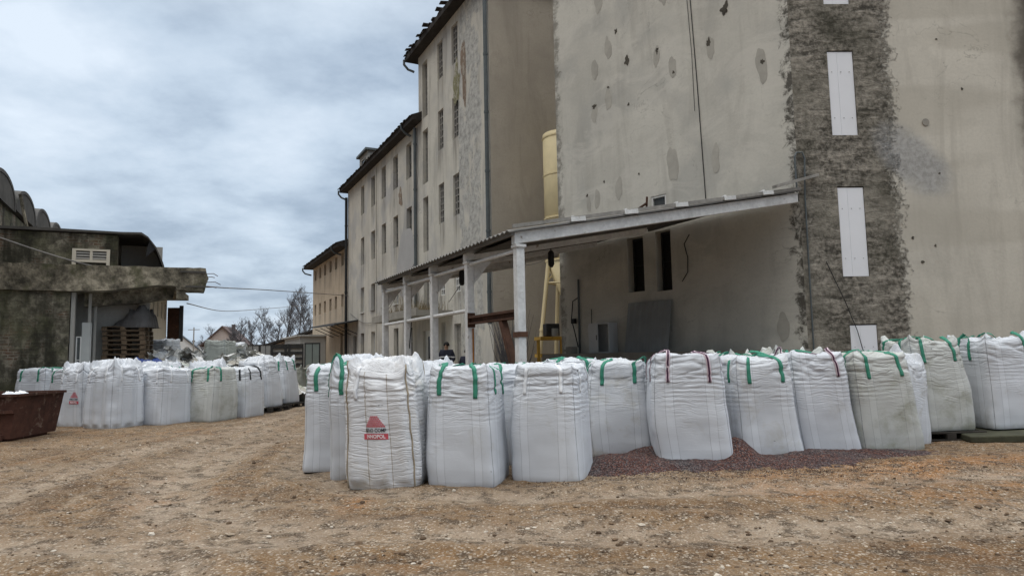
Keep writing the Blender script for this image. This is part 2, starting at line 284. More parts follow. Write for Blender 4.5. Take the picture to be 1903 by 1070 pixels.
def sack(name, base, dirt_col, dirt, wr=1.0, seam=(0.16, 0.17, 0.19), quilt=False):
    m = Mat(name, 0.55); m.b.inputs['Specular IOR Level'].default_value = 0.35
    rnd = m.rnd(); off = m.N.new('ShaderNodeCombineXYZ'); m.put(off.inputs[0], 0.0); m.put(off.inputs[2], m.math('MULTIPLY', rnd, 37.0))
    def v(sx, sy, kind='UV'):
        mp = m.N.new('ShaderNodeVectorMath'); mp.operation = 'ADD'; m.L.new(m.vec(kind, (sx, sy, 1)), mp.inputs[0]); m.L.new(off.outputs[0], mp.inputs[1]); return mp.outputs[0]
    u, t, _ = m.sep(m.vec('UV'))
    f = m.math('FRACT', u)
    side = m.math('LESS_THAN', t, 0.985)
    # sewn corner seams
    dc = m.math('MINIMUM', f, m.math('SUBTRACT', 1.0, f))
    jag = m.math('MULTIPLY', m.math('SUBTRACT', m.noise(v(2, 9), 1, 3), 0.5), 0.012)
    corner = m.math('MULTIPLY', m.math('LESS_THAN', m.math('ADD', dc, jag), 0.0065), side)
    # woven reinforcing strips below the loops, with stitched edges
    d1_ = m.math('ABSOLUTE', m.math('SUBTRACT', dc, 0.235))
    strip = m.math('MULTIPLY', m.math('LESS_THAN', d1_, 0.055), side)
    edge = m.math('MULTIPLY', m.math('LESS_THAN', m.math('ABSOLUTE', m.math('SUBTRACT', d1_, 0.055)), 0.0035), side)
    if quilt:                                               # no strips: two sewn-in baffle seams on each side, the middle panel cooler
        d3 = m.math('ABSOLUTE', m.math('SUBTRACT', dc, 0.3333)); edge = m.math('MULTIPLY', m.math('LESS_THAN', m.math('ADD', d3, jag), 0.0055), side); strip = m.math('MULTIPLY', m.math('GREATER_THAN', dc, 0.3333), m.math('MULTIPLY', side, 0.6))
    cloud = m.noise(v(1.3, 1.8), 1, 5, 0.6)
    col = m.mix(m.ramp(cloud, [(0.3, 0.0), (0.7, 1.0)]), tuple(x * 0.86 for x in base), base)
    col = m.mix(m.math('MULTIPLY', strip, 0.35), col, tuple(min(0.86, x * 1.12) for x in base))
    dn = m.noise(v(1.6, 2.6), 1.5, 7, 0.7, 0.3)
    low = m.math('ADD', dn, m.math('MULTIPLY', m.math('SUBTRACT', 1.0, m.sm(t, 0.0, 0.12)), 0.12))
    dk = m.math('MULTIPLY', m.ramp(low, [(0.62 - 0.17 * dirt, 0.0), (0.80 - 0.12 * dirt, 1.0)]), min(1.0, 0.25 + 0.6 * dirt))
    col = m.mix(dk, col, dirt_col)
    sp = m.ramp(m.noise(v(7, 11), 1, 4, 0.6), [(0.72 - 0.03 * dirt, 0.0), (0.77 - 0.03 * dirt, 0.8)]); col = m.mix(m.math('MULTIPLY', sp, min(1.0, 0.4 + dirt)), col, (0.05, 0.05, 0.045))
    col = m.mix(m.math('MULTIPLY', corner, 0.8), col, seam)
    col = m.mix(m.math('MULTIPLY', edge, 0.7 if quilt else 0.38), col, seam)
    # horizontal creases: strong at the top, fading to smooth near the base
    wv = m.noise(v(1.0, 1.0), 2.2, 3, 0.5)
    warp = m.N.new('ShaderNodeCombineXYZ'); m.put(warp.inputs[0], m.math('MULTIPLY', u, 2.0)); m.put(warp.inputs[1], m.math('ADD', m.math('MULTIPLY', t, 33.0), m.math('MULTIPLY', wv, 5.0))); m.put(warp.inputs[2], m.math('MULTIPLY', rnd, 19.0))
    c1 = m.noise(warp.outputs[0], 1.0, 3, 0.55)
    rid = m.math('SUBTRACT', 1.0, m.math('MULTIPLY', m.math('ABSOLUTE', m.math('SUBTRACT', c1, 0.5)), 5.0), clamp=True)
    amt = m.math('MULTIPLY', m.math('ADD', 0.05, m.sm(m.math('ADD', t, m.math('MULTIPLY', m.math('SUBTRACT', cloud, 0.5), 1.5)), *((-0.2, 0.3) if quilt else (0.36, 0.85)))), m.math('MULTIPLY', m.math('ADD', 0.35, m.noise(v(1.2, 4.0), 1.0, 3)), wr))
    amt = m.math('MULTIPLY', amt, m.math('SUBTRACT', 1.0, m.math('MULTIPLY', strip, 0.35)))
    rough = m.noise(v(60, 60), 1, 2, 0.6)
    cr1 = m.noise(v(6, 6, 'Object'), 1, 5, 0.6, 0.8)
    top = m.math('GREATER_THAN', t, 0.99)
    h = m.math('ADD', m.math('MULTIPLY', rid, amt), m.math('MULTIPLY', rough, 0.03))
    h = m.math('ADD', h, m.math('MULTIPLY', m.math('ABSOLUTE', m.math('SUBTRACT', cr1, 0.5)), m.math('MULTIPLY', top, 3.5)))
    h = m.math('SUBTRACT', h, m.math('MULTIPLY', corner, 0.5)); h = m.math('ADD', h, m.math('MULTIPLY', strip, 0.12))
    MT[name] = m.done(col, m.bump(h, 0.7, 0.009))
sack('sack_clean', (0.59, 0.62, 0.665), (0.38, 0.37, 0.34), 0.4)
sack('sack_used', (0.60, 0.63, 0.67), (0.36, 0.34, 0.28), 0.55, 1.1)
sack('sack_dirty', (0.51, 0.53, 0.515), (0.24, 0.245, 0.18), 0.75, 1.2)
sack('sack_tan', (0.65, 0.665, 0.69), (0.40, 0.34, 0.25), 0.6, 1.3, seam=(0.27, 0.22, 0.16), quilt=True)
sack('sack_grey', (0.20, 0.205, 0.175), (0.08, 0.08, 0.06), 0.8, 0.8)
sack('sack_sage', (0.36, 0.385, 0.36), (0.19, 0.2, 0.17), 0.7, 0.5)

def gravel_mats():
    m = Mat('gravel_ground', 0.95); v = m.vec('Object')
    big = m.noise(v, 0.16, 5, 0.6, 0.6); mid = m.noise(v, 0.7, 6, 0.65, 0.4); sm_ = m.noise(v, 4.5, 6, 0.7)
    tr = m.noise(m.vec('Object', (0.35, 1.6, 1)), 0.6, 5, 0.6, 0.5)
    col = m.mix(m.ramp(mid, [(0.36, 0.0), (0.64, 1.0)]), (0.108, 0.057, 0.022), (0.205, 0.121, 0.054))
    col = m.mix(m.ramp(big, [(0.50, 0.0), (0.64, 0.75)]), col, (0.20, 0.135, 0.078))
    col = m.mix(m.ramp(tr, [(0.52, 0.0), (0.66, 0.75)]), col, (0.235, 0.172, 0.112))
    col = m.mix(m.ramp(m.noise(v, 0.42, 6, 0.65, 0.8), [(0.56, 0.0), (0.68, 0.8)]), col, (0.25, 0.115, 0.036))
    gx, gy, gz_ = m.sep(v)
    ln = m.N.new('ShaderNodeAttribute'); ln.attribute_name = 'lane'; lv = m.N.new('ShaderNodeVectorMath'); lv.operation = 'MULTIPLY'; m.L.new(ln.outputs['Vector'], lv.inputs[0]); lv.inputs[1].default_value = (2.6, 0.22, 1.0)
    sl = m.noise(lv.outputs[0], 1.0, 5, 0.6); lw_, _a, _b = m.sep(ln.outputs['Vector']); lane = m.math('SUBTRACT', 1.0, m.sm(m.math('ABSOLUTE', lw_), 1.2, 3.2))
    col = m.mix(m.math('MULTIPLY', lane, m.ramp(sl, [(0.50, 0.0), (0.62, 0.75)])), col, (0.27, 0.205, 0.14))
    col = m.mix(m.math('MULTIPLY', lane, m.ramp(sl, [(0.36, 0.8), (0.46, 0.0)])), col, (0.105, 0.058, 0.027))
    at = m.N.new('ShaderNodeAttribute'); at.attribute_name = 'rut'
    rutn = m.math('MULTIPLY', at.outputs['Fac'], m.ramp(m.noise(v, 1.2, 5, 0.65), [(0.32, 0.25), (0.6, 1.0)]))
    col = m.mix(m.math('MULTIPLY', rutn, 0.85), col, (0.33, 0.265, 0.20))
    orange = m.math('MULTIPLY', m.math('MULTIPLY', m.sm(gx, 1.5, 4.5), m.math('SUBTRACT', 1.0, m.sm(m.math('ABSOLUTE', m.math('SUBTRACT', gy, 8.3)), 0.5, 1.7))), m.ramp(m.noise(m.vec('Object', (0.5, 1.5, 1)), 0.9, 6, 0.65, 0.4), [(0.42, 0.0), (0.58, 1.0)]))
    col = m.mix(m.math('MULTIPLY', orange, 0.8), col, (0.31, 0.14, 0.042))
    damp = m.ramp(m.noise(m.vec('Object', (0.6, 1.3, 1)), 0.55, 5, 0.6, 0.7), [(0.60, 0.0), (0.70, 0.6)]); col = m.mix(damp, col, (0.085, 0.058, 0.036))
    col = m.mix(m.ramp(sm_, [(0.40, 0.85), (0.52, 0.0)]), col, (0.05, 0.032, 0.019))
    vc = m.voro(v, 38, out='Color'); vd = m.voro(v, 38); r_, g_, b_ = m.sep(vc)
    peb = m.math('MULTIPLY', m.sm(m.math('ADD', r_, m.math('MULTIPLY', m.math('SUBTRACT', mid, 0.5), 1.2)), 0.66, 0.82), m.math('SUBTRACT', 1.0, m.sm(vd, 0.40, 0.62)))
    col = m.mix(m.math('MULTIPLY', peb, 0.75), col, m.mix(g_, (0.2, 0.16, 0.12), (0.55, 0.48, 0.39)))
    vc2 = m.voro(v, 90, out='Color'); r2, g2, b2 = m.sep(vc2)
    col = m.mix(m.math('MULTIPLY', m.sm(r2, 0.55, 0.9), 0.55), col, m.mix(g2, (0.05, 0.035, 0.025), (0.50, 0.42, 0.32)))
    h = m.math('ADD', m.math('MULTIPLY', sm_, 0.9), m.math('ADD', m.math('MULTIPLY', m.voro(v, 60), 0.25), m.math('MULTIPLY', m.noise(v, 22, 5, 0.7), 0.5)))
    MT['ground'] = m.done(col, m.bump(h, 0.9, 0.05))
    m = Mat('pebble', 0.9); v = m.vec('Object'); r_, g_, b_ = m.sep(m.noisec(v, 9, 2))
    a = m.N.new('ShaderNodeAttribute'); a.attribute_name = 'tone'
    MT['pebble'] = m.done(m.ramp(a.outputs['Fac'], [(0.0, (0.06, 0.038, 0.023)), (0.4, (0.15, 0.10, 0.062)), (0.75, (0.26, 0.21, 0.155)), (1.0, (0.52, 0.47, 0.40))]))
    m = Mat('granulate', 0.7); v = m.vec('Object')
    vc = m.voro(v, 70, out='Color'); r_, g_, b_ = m.sep(vc); dd = m.voro(v, 70)
    red = m.ramp(m.noise(v, 1.6, 5, 0.65), [(0.32, 0.1), (0.52, 1.0)])
    a_ = m.ramp(r_, [(0.0, (0.015, 0.015, 0.017)), (0.5, (0.055, 0.053, 0.058)), (1.0, (0.21, 0.205, 0.21))])
    b2 = m.ramp(r_, [(0.0, (0.03, 0.010, 0.009)), (0.6, (0.10, 0.03, 0.022)), (1.0, (0.27, 0.14, 0.10))])
    MT['granulate'] = m.done(m.mix(m.math('MULTIPLY', red, m.sm(g_, 0.1, 0.5)), a_, b2), m.bump(dd, 1.0, 0.03))
    m = Mat('waste_plastic', 0.5); v = m.vec('Object')
    r_, g_, b_ = m.sep(m.voro(v, 3.2, out='Color'))
    c = m.ramp(r_, [(0.0, (0.16, 0.15, 0.13)), (0.2, (0.42, 0.40, 0.35)), (0.5, (0.60, 0.60, 0.58)), (0.9, (0.72, 0.74, 0.76)), (1.0, (0.30, 0.33, 0.22))])
    MT['waste'] = m.done(c, m.bump(m.noise(v, 7, 6, 0.7, 1.0), 0.8, 0.08))
gravel_mats()
MT['film_white'] = simple('white_film', (0.72, 0.75, 0.79), 0.4, var=0.12, scale=6, bump=0.5)

# ------------------------------------------------------------------ mesh helpers
rng = np.random.default_rng(7); random.seed(7)
D1 = Vector((-math.sin(R(26.4)), math.cos(R(26.4)), 0)); D2 = Vector((math.cos(R(26.4)), math.sin(R(26.4)), 0)); UP = Vector((0, 0, 1))
class Fr:                                                    # a wall frame: s along, z up, o outwards
    def __init__(s, o, ax, out): s.o, s.ax, s.out = Vector(o), Vector(ax), Vector(out)
    def P(s, a, z, o=0.0): return s.o + s.ax * a + UP * z + s.out * o
class MB:
    def __init__(s): s.v = []; s.f = []; s.uv = None
    def add(s, vs, fs):
        b = len(s.v); s.v += [tuple(x) for x in vs]; s.f += [tuple(i + b for i in f) for f in fs]; return s
    def hexa(s, p):                                          # 8 corners: bottom ring then top ring
        return s.add(p, [(0, 3, 2, 1), (4, 5, 6, 7), (0, 1, 5, 4), (1, 2, 6, 5), (2, 3, 7, 6), (3, 0, 4, 7)])
    def fbox(s, fr, a0, a1, z0, z1, o0, o1):
        return s.hexa([fr.P(a0, z0, o0), fr.P(a1, z0, o0), fr.P(a1, z0, o1), fr.P(a0, z0, o1), fr.P(a0, z1, o0), fr.P(a1, z1, o0), fr.P(a1, z1, o1), fr.P(a0, z1, o1)])
    def box(s, c, size, rz=0.0):
        c = Vector(c); x = Vector((math.cos(rz), math.sin(rz), 0)) * size[0] / 2; y = Vector((-math.sin(rz), math.cos(rz), 0)) * size[1] / 2; z = UP * size[2] / 2
        return s.hexa([c - x - y - z, c + x - y - z, c + x + y - z, c - x + y - z, c - x - y + z, c + x - y + z, c + x + y + z, c - x + y + z])
    def bar(s, a, b, w, h=None, up=UP):                      # rectangular bar from a to b
        a, b = Vector(a), Vector(b); h = h or w; d = (b - a).normalized(); x = d.cross(up)
        if x.length < 1e-4: x = d.cross(Vector((1, 0, 0)))
        x.normalize(); y = x.cross(d); x *= w / 2; y *= h / 2
        return s.hexa([a - x - y, a + x - y, a + x + y, a - x + y, b - x - y, b + x - y, b + x + y, b - x + y])
    def tube(s, pts, r, n=8, cap=True):
        pts = [Vector(p) for p in pts]; rr = r if isinstance(r, (list, tuple)) else [r] * len(pts); vs = []; fs = []
        x = None
        for i, p in enumerate(pts):
            d = (pts[min(i + 1, len(pts) - 1)] - pts[max(i - 1, 0)]).normalized()
            if x is None: x = d.cross(UP) if abs(d.z) < 0.95 else d.cross(Vector((1, 0, 0)))
            x = (x - d * x.dot(d)).normalized(); y = d.cross(x)
            for k in range(n):
                t = 2 * math.pi * k / n; vs.append(p + (x * math.cos(t) + y * math.sin(t)) * rr[i])
        for i in range(len(pts) - 1):
            for k in range(n): fs.append((i * n + k, i * n + (k + 1) % n, (i + 1) * n + (k + 1) % n, (i + 1) * n + k))
        if cap: fs += [tuple(range(n))[::-1], tuple((len(pts) - 1) * n + k for k in range(n))]
        return s.add(vs, fs)
    def prism(s, prof, vec):                                 # polygon extruded along vec
        n = len(prof); p = [Vector(q) for q in prof]; vec = Vector(vec)
        return s.add(p + [q + vec for q in p], [tuple(range(n))[::-1], tuple(range(n, 2 * n))] + [(i, (i + 1) % n, (i + 1) % n + n, i + n) for i in range(n)])
    def ribbon(s, pts, sides, w, th=0.004):                  # flat band along pts, thin but solid
        pts = [Vector(p) for p in pts]; sd = [Vector(q).normalized() for q in sides]; vs = []
        for i, p in enumerate(pts):
            d = (pts[min(i + 1, len(pts) - 1)] - pts[max(i - 1, 0)]).normalized(); n = d.cross(sd[i])
            if n.length > 1e-5: n.normalize()
            vs += [p - sd[i] * w / 2 - n * th / 2, p + sd[i] * w / 2 - n * th / 2, p + sd[i] * w / 2 + n * th / 2, p - sd[i] * w / 2 + n * th / 2]
        fs = []
        for i in range(len(pts) - 1):
            for k in range(4): fs.append((i * 4 + k, i * 4 + (k + 1) % 4, (i + 1) * 4 + (k + 1) % 4, (i + 1) * 4 + k))
        fs += [(3, 2, 1, 0), tuple(len(vs) - 4 + k for k in range(4))]
        return s.add(vs, fs)
def root_loc(o):
    l = Vector((0, 0, 0))
    while o is not None: l += o.location; o = o.parent
    return l
def tag(o, label=None, cat=None, group=None, kind=None):
    if label: o['label'] = label
    if cat: o['category'] = cat
    if group: o['group'] = group
    if kind: o['kind'] = kind
    return o
def thing(name, label, cat, loc=(0, 0, 0), group=None):
    o = bpy.data.objects.new(name, None); COL.objects.link(o); o.location = loc; o.empty_display_size = 0.2
    return tag(o, label, cat, group)
def obj(name, mb, mat, parent=None, smooth=False, label=None, bevel=0.0, at=None):
    me = bpy.data.meshes.new(name); off = root_loc(parent) if parent else Vector(at or (0, 0, 0))
    if hasattr(off, 'length') and off.length > 0: vs = [(v[0] - off[0], v[1] - off[1], v[2] - off[2]) for v in mb.v]
    else: vs = mb.v
    me.from_pydata(vs, [], mb.f); me.update()
    if mb.uv is not None:
        ul = me.uv_layers.new(name='UVMap'); li = np.empty(len(me.loops), dtype=np.int32); me.loops.foreach_get('vertex_index', li)
        ul.data.foreach_set('uv', np.asarray(mb.uv, dtype=np.float32)[li].ravel())
    me.materials.append(MT[mat] if isinstance(mat, str) else mat)
    if smooth: me.polygons.foreach_set('use_smooth', [True] * len(me.polygons))
    o = bpy.data.objects.new(name, me); COL.objects.link(o)
    if parent: o.parent = parent
    else: o.location = off
    if bevel:
        b = o.modifiers.new('bevel', 'BEVEL'); b.width = bevel; b.segments = 2; b.limit_method = 'ANGLE'
    if label: o['label'] = label
    return o
def dup(root, loc, rz, label, group=None):
    r = root.copy(); COL.objects.link(r); r.location = loc; r.rotation_euler = (0, 0, rz); r['label'] = label
    if group: r['group'] = group
    for ch in list(root.children):
        c = ch.copy(); COL.objects.link(c); c.parent = r
        for g in ch.children: d = g.copy(); COL.objects.link(d); d.parent = c
    return r
def hsh(ix, iy, seed): 
    h = (ix.astype(np.int64) * 374761393 + iy.astype(np.int64) * 668265263 + seed * 982451653) & 0x7fffffff
    h = ((h ^ (h >> 13)) * 1274126177) & 0x7fffffff
    return ((h ^ (h >> 16)) & 0xffff) / 65535.0
def vn(x, y, seed=0, px=None):                                # value noise, optionally periodic in x
    x = np.asarray(x, float); y = np.asarray(y, float); xi = np.floor(x).astype(int); yi = np.floor(y).astype(int)
    fx = x - xi; fy = y - yi; fx = fx * fx * (3 - 2 * fx); fy = fy * fy * (3 - 2 * fy)
    m = (lambda k: np.mod(k, px)) if px else (lambda k: k)
    a, b, c, d = hsh(m(xi), yi, seed), hsh(m(xi + 1), yi, seed), hsh(m(xi), yi + 1, seed), hsh(m(xi + 1), yi + 1, seed)
    return (a * (1 - fx) + b * fx) * (1 - fy) + (c * (1 - fx) + d * fx) * fy
def fbm(x, y, seed=0, o=4, px=None):
    s = 0; a = 0.5
    for i in range(o): s = s + a * vn(x * 2 ** i, y * 2 ** i, seed + i * 17, px * 2 ** i if px else None); a *= 0.5
    return s / (1 - 0.5 ** o)
def sstep(x, a, b): t = np.clip((x - a) / (b - a), 0, 1); return t * t * (3 - 2 * t)

def wall(fr, s0, s1, z0, z1, holes=(), reveal=0.22, o=0.0):
    """plane wall with real openings and their reveals, UV in metres"""
    S = sorted({s0, s1, *[h[0] for h in holes], *[h[1] for h in holes]}); Z = sorted({z0, z1, *[h[2] for h in holes], *[h[3] for h in holes]})
    m = MB(); m.uv = []
    def q(p, uv): m.add(p, [(0, 1, 2, 3)]); m.uv += uv
    for i in range(len(S) - 1):
        for j in range(len(Z) - 1):
            a, b, c, d = S[i], S[i + 1], Z[j], Z[j + 1]; cs, cz = (a + b) / 2, (c + d) / 2
            if any(h[0] < cs < h[1] and h[2] < cz < h[3] for h in holes): continue
            q([fr.P(a, c, o), fr.P(b, c, o), fr.P(b, d, o), fr.P(a, d, o)], [(a, c), (b, c), (b, d), (a, d)])
    for a, b, c, d in holes:
        for (x0, y0), (x1, y1) in (((a, c), (b, c)), ((b, c), (b, d)), ((b, d), (a, d)), ((a, d), (a, c))):
            q([fr.P(x0, y0, o), fr.P(x1, y1, o), fr.P(x1, y1, o - reveal), fr.P(x0, y0, o - reveal)], [(x0, y0), (x1, y1), (x1 + .1, y1 + .1), (x0 + .1, y0 + .1)])
    return m
def window(fr, a, b, c, d, root, nx=2, ny=4, mat='frame_dark', dep=0.2, bw=0.06, mb=0.03, pane='pane', o=0.0, name='window', sill=False):
    m = MB(); i0, i1 = o - dep - 0.03, o - dep + 0.03
    m.fbox(fr, a, a + bw, c, d, i0, i1); m.fbox(fr, b - bw, b, c, d, i0, i1)
    m.fbox(fr, a + bw, b - bw, c, c + bw, i0, i1); m.fbox(fr, a + bw, b - bw, d - bw, d, i0, i1)
    for k in range(1, nx): x = a + (b - a) * k / nx; m.fbox(fr, x - mb / 2, x + mb / 2, c + bw, d - bw, i0 + .01, i1 - .004)
    for k in range(1, ny): z = c + (d - c) * k / ny; m.fbox(fr, a + bw, b - bw, z - mb / 2, z + mb / 2, i0 + .012, i1 - .008)
    w = obj(name, m, mat, root)
    p = MB(); p.fbox(fr, a + .01, b - .01, c + .01, d - .01, i0 - .03, i0 + 0.005); obj('pane', p, pane, w)
    if sill: q = MB(); q.fbox(fr, a - .04, b + .04, c - .05, c - .003, o - dep + .03, o + .06); obj('sill', q, mat, w)
    return w

# ------------------------------------------------------------------ ground
TRK = [[(-1.5, 2.5), (-3.6, 5.0), (-5.0, 8.0), (-5.4, 12), (-5.2, 17), (-5.6, 24), (-8, 36)], [(10, 8.1), (5, 7.0), (1, 6.5), (-2.0, 7.0), (-3.9, 9.2), (-4.5, 13), (-4.6, 19), (-5.6, 28)], [(-9, 4.5), (-4, 4.9), (1, 5.2), (6, 5.0), (11, 5.6)]]
def rut_lines():
    out = []
    for P in TRK:
        P = np.array(P, float); t = np.linspace(0, len(P) - 1, 160); c = np.stack([np.interp(t, np.arange(len(P)), P[:, k]) for k in (0, 1)], -1)
        for _ in range(60): c[1:-1] = (c[:-2] + 2 * c[1:-1] + c[2:]) / 4
        g = np.gradient(c, axis=0); n = np.stack([-g[:, 1], g[:, 0]], -1); n /= np.linalg.norm(n, axis=1)[:, None]
        out += [c + n * .85, c - n * .85]
    return out
RUTS = rut_lines()
def rut_dist(x, y):
    sh = np.shape(x); p = np.stack([np.ravel(x), np.ravel(y)], -1); best = np.full(len(p), 9.0); m = (np.abs(p[:, 0]) < 14) & (p[:, 1] > 1) & (p[:, 1] < 38)
    if m.any():
        q = p[m]; b = np.full(len(q), 9.0)
        for L_ in RUTS:
            for i in range(0, len(L_), 2): b = np.minimum(b, np.hypot(q[:, 0] - L_[i, 0], q[:, 1] - L_[i, 1]))
        best[m] = b
    return best.reshape(sh)
def track(x, y):
    d = rut_dist(x, y); return -0.032 * np.exp(-(d / 0.26) ** 2) + 0.020 * np.exp(-((d - 0.42) / 0.16) ** 2)
def gz(x, y):
    x = np.asarray(x, float); y = np.asarray(y, float); near = np.exp(-((x / 30) ** 2 + ((y - 10) / 30) ** 2))
    z = (fbm(x * 0.35 + 50, y * 0.35 + 50, 3, 4) - 0.5) * 0.12 + (fbm(x * 1.7 + 90, y * 1.7 + 90, 5, 4) - 0.5) * 0.05
    return z * near + track(x, y) * near
def build_ground():
    n = 520; u = np.linspace(-1, 1, n); g = lambda u: 13 * u + 420 * u ** 9
    X, Y = np.meshgrid(g(u), g(u) + 9.5); Z = gz(X, Y) + (vn(X * 9 + 200, Y * 9 + 200, 9) - 0.5) * 0.018 * np.exp(-((X / 16) ** 2 + ((Y - 9) / 14) ** 2))
    m = MB(); m.v = list(map(tuple, np.stack([X, Y, Z], -1).reshape(-1, 3)))
    i = np.arange(n * n).reshape(n, n); m.f = list(map(tuple, np.stack([i[:-1, :-1], i[:-1, 1:], i[1:, 1:], i[1:, :-1]], -1).reshape(-1, 4)))
    cl_ = (RUTS[0] + RUTS[1]) / 2; q = np.stack([X.ravel(), Y.ravel()], -1); lane = np.zeros((len(q), 3)); lane[:, 0] = 9.0
    mk_ = (np.abs(q[:, 0]) < 14) & (q[:, 1] > 0) & (q[:, 1] < 38); qq = q[mk_]; bd = np.full(len(qq), 99.0); bi = np.zeros(len(qq), int)
    for i_ in range(len(cl_)):
        d_ = np.hypot(qq[:, 0] - cl_[i_, 0], qq[:, 1] - cl_[i_, 1]); k_ = d_ < bd; bd[k_] = d_[k_]; bi[k_] = i_
    tg = np.gradient(cl_, axis=0); sg = np.sign(tg[bi, 0] * (qq[:, 1] - cl_[bi, 1]) - tg[bi, 1] * (qq[:, 0] - cl_[bi, 0])); al = np.cumsum(np.hypot(tg[:, 0], tg[:, 1]))
    lane[mk_, 0] = bd * sg; lane[mk_, 1] = al[bi]
    rd = rut_dist(X + (vn(X * 2, Y * 2, 8) - .5) * .25, Y + (vn(X * 2, Y * 2, 18) - .5) * .25); rut = np.exp(-(rd / .34) ** 2)
    o = obj('ground', m, 'ground', None, True); ra = o.data.attributes.new('rut', 'FLOAT', 'POINT'); ra.data.foreach_set('value', rut.ravel().astype(np.float32)); la = o.data.attributes.new('lane', 'FLOAT_VECTOR', 'POINT'); la.data.foreach_set('vector', lane.ravel().astype(np.float32)); tag(o, 'brown gravel and mud yard with faint tyre tracks', kind='structure')
    # loose stones
    t = (1 + 5 ** .5) / 2
    ico = np.array([(-1, t, 0), (1, t, 0), (-1, -t, 0), (1, -t, 0), (0, -1, t), (0, 1, t), (0, -1, -t), (0, 1, -t), (t, 0, -1), (t, 0, 1), (-t, 0, -1), (-t, 0, 1)]) / 1.9
    ft = np.array([(0, 11, 5), (0, 5, 1), (0, 1, 7), (0, 7, 10), (0, 10, 11), (1, 5, 9), (5, 11, 4), (11, 10, 2), (10, 7, 6), (7, 1, 8), (3, 9, 4), (3, 4, 2), (3, 2, 6), (3, 6, 8), (3, 8, 9), (4, 9, 5), (2, 4, 11), (6, 2, 10), (8, 6, 7), (9, 8, 1)])
    N = 17000; Yd = 4.0 + 13.5 * rng.random(N) ** 1.5; Xd = (rng.random(N) - 0.5) * 2 * (0.82 * Yd + 0.6)
    dens = fbm(Xd * 0.8 + 30, Yd * 0.8 + 30, 21, 4); keep = rng.random(N) < sstep(dens, 0.36, 0.6) * 0.9 + 0.1; Xd, Yd = Xd[keep], Yd[keep]; N = len(Xd)
    sz = np.clip(0.0068 * np.exp(rng.normal(0, 0.58, N)), 0.003, 0.032)
    Zd = gz(Xd, Yd); rdd = rut_dist(Xd, Yd)
    V = ico[None] * (sz[:, None, None] * np.stack([rng.uniform(.8, 1.5, N), rng.uniform(.7, 1.2, N), rng.uniform(.4, .8, N)], -1)[:, None, :]) * rng.uniform(.8, 1.2, (N, 12, 1))
    a = rng.uniform(0, 6.28, N); c, s_ = np.cos(a)[:, None], np.sin(a)[:, None]
    V = np.stack([V[..., 0] * c - V[..., 1] * s_, V[..., 0] * s_ + V[..., 1] * c, V[..., 2]], -1) + np.stack([Xd, Yd, Zd + sz * 0.15], -1)[:, None, :]
    F_ = (ft[None] + (np.arange(N) * 12)[:, None, None]).reshape(-1, 3)
    m = MB(); m.v = list(map(tuple, V.reshape(-1, 3))); m.f = list(map(tuple, F_))
    o = obj('loose_gravel', m, 'pebble'); tag(o, 'pale and brown loose stones scattered over the muddy yard', kind='stuff')
    at = o.data.attributes.new('tone', 'FLOAT', 'POINT'); at.data.foreach_set('value', np.repeat(rng.random(N) ** 1.25, 12).astype(np.float32))
build_ground()

# ------------------------------------------------------------------ long mill building: three heights in one row
FP = Vector((-2.517, 30, 0)); FF = Fr(FP, D1, -D2)
def roof_prism(root, s0, s1, z, over, depth, rise, ragged=False):
    m = MB(); prof = [FF.P(s0, z - .12, over), FF.P(s0, z + .10, over + .02), FF.P(s0, z + rise, -depth / 2), FF.P(s0, z - .12, -depth - over)]
    m.prism(prof, D1 * (s1 - s0)); r = obj('roof', m, 'roof_tile', root)
    t = MB(); s = s0; k = 0
    while s < s1 - .2:                                       # lowest course of tiles, some slipped
        w = 0.24; j = random.uniform(-.05, .05) + (random.choice((0, 0, .1, -.12)) if ragged else 0); zz = random.uniform(0, .04) + (random.choice((0, 0, .09, .16)) if ragged else 0)
        t.hexa([FF.P(s, z + .08 + zz, over + .12 + j), FF.P(s + w * .92, z + .08 + zz * .6, over + .12 + j), FF.P(s + w * .92, z + .30, over - .5), FF.P(s, z + .30, over - .5),
                FF.P(s, z + .12 + zz, over + .12 + j), FF.P(s + w * .92, z + .12 + zz * .6, over + .12 + j), FF.P(s + w * .92, z + .36, over - .5), FF.P(s, z + .36, over - .5)]); s += w
    obj('tile_edge', t, 'roof_tile', r)
    return r
def elbow(root, s, z, over, name='gutter_pipe'):
    m = MB(); m.tube([FF.P(s, z, over + .05), FF.P(s, z - .25, over + .05), FF.P(s - .05, z - .5, over - .15), FF.P(s - .2, z - .65, .12)], .065, 8); obj(name, m, 'zinc', root)
def drain(root, s, z0, z1, r=.075, out=.13, mat='zinc'):
    m = MB(); m.tube([FF.P(s, z0, out), FF.P(s, z1, out)], r, 10)
    z = z0 + 1.2
    while z < z1: m.tube([FF.P(s, z, out), FF.P(s, z + .09, out)], r + .016, 10); z += 2.4
    obj('drainpipe', m, mat, root)

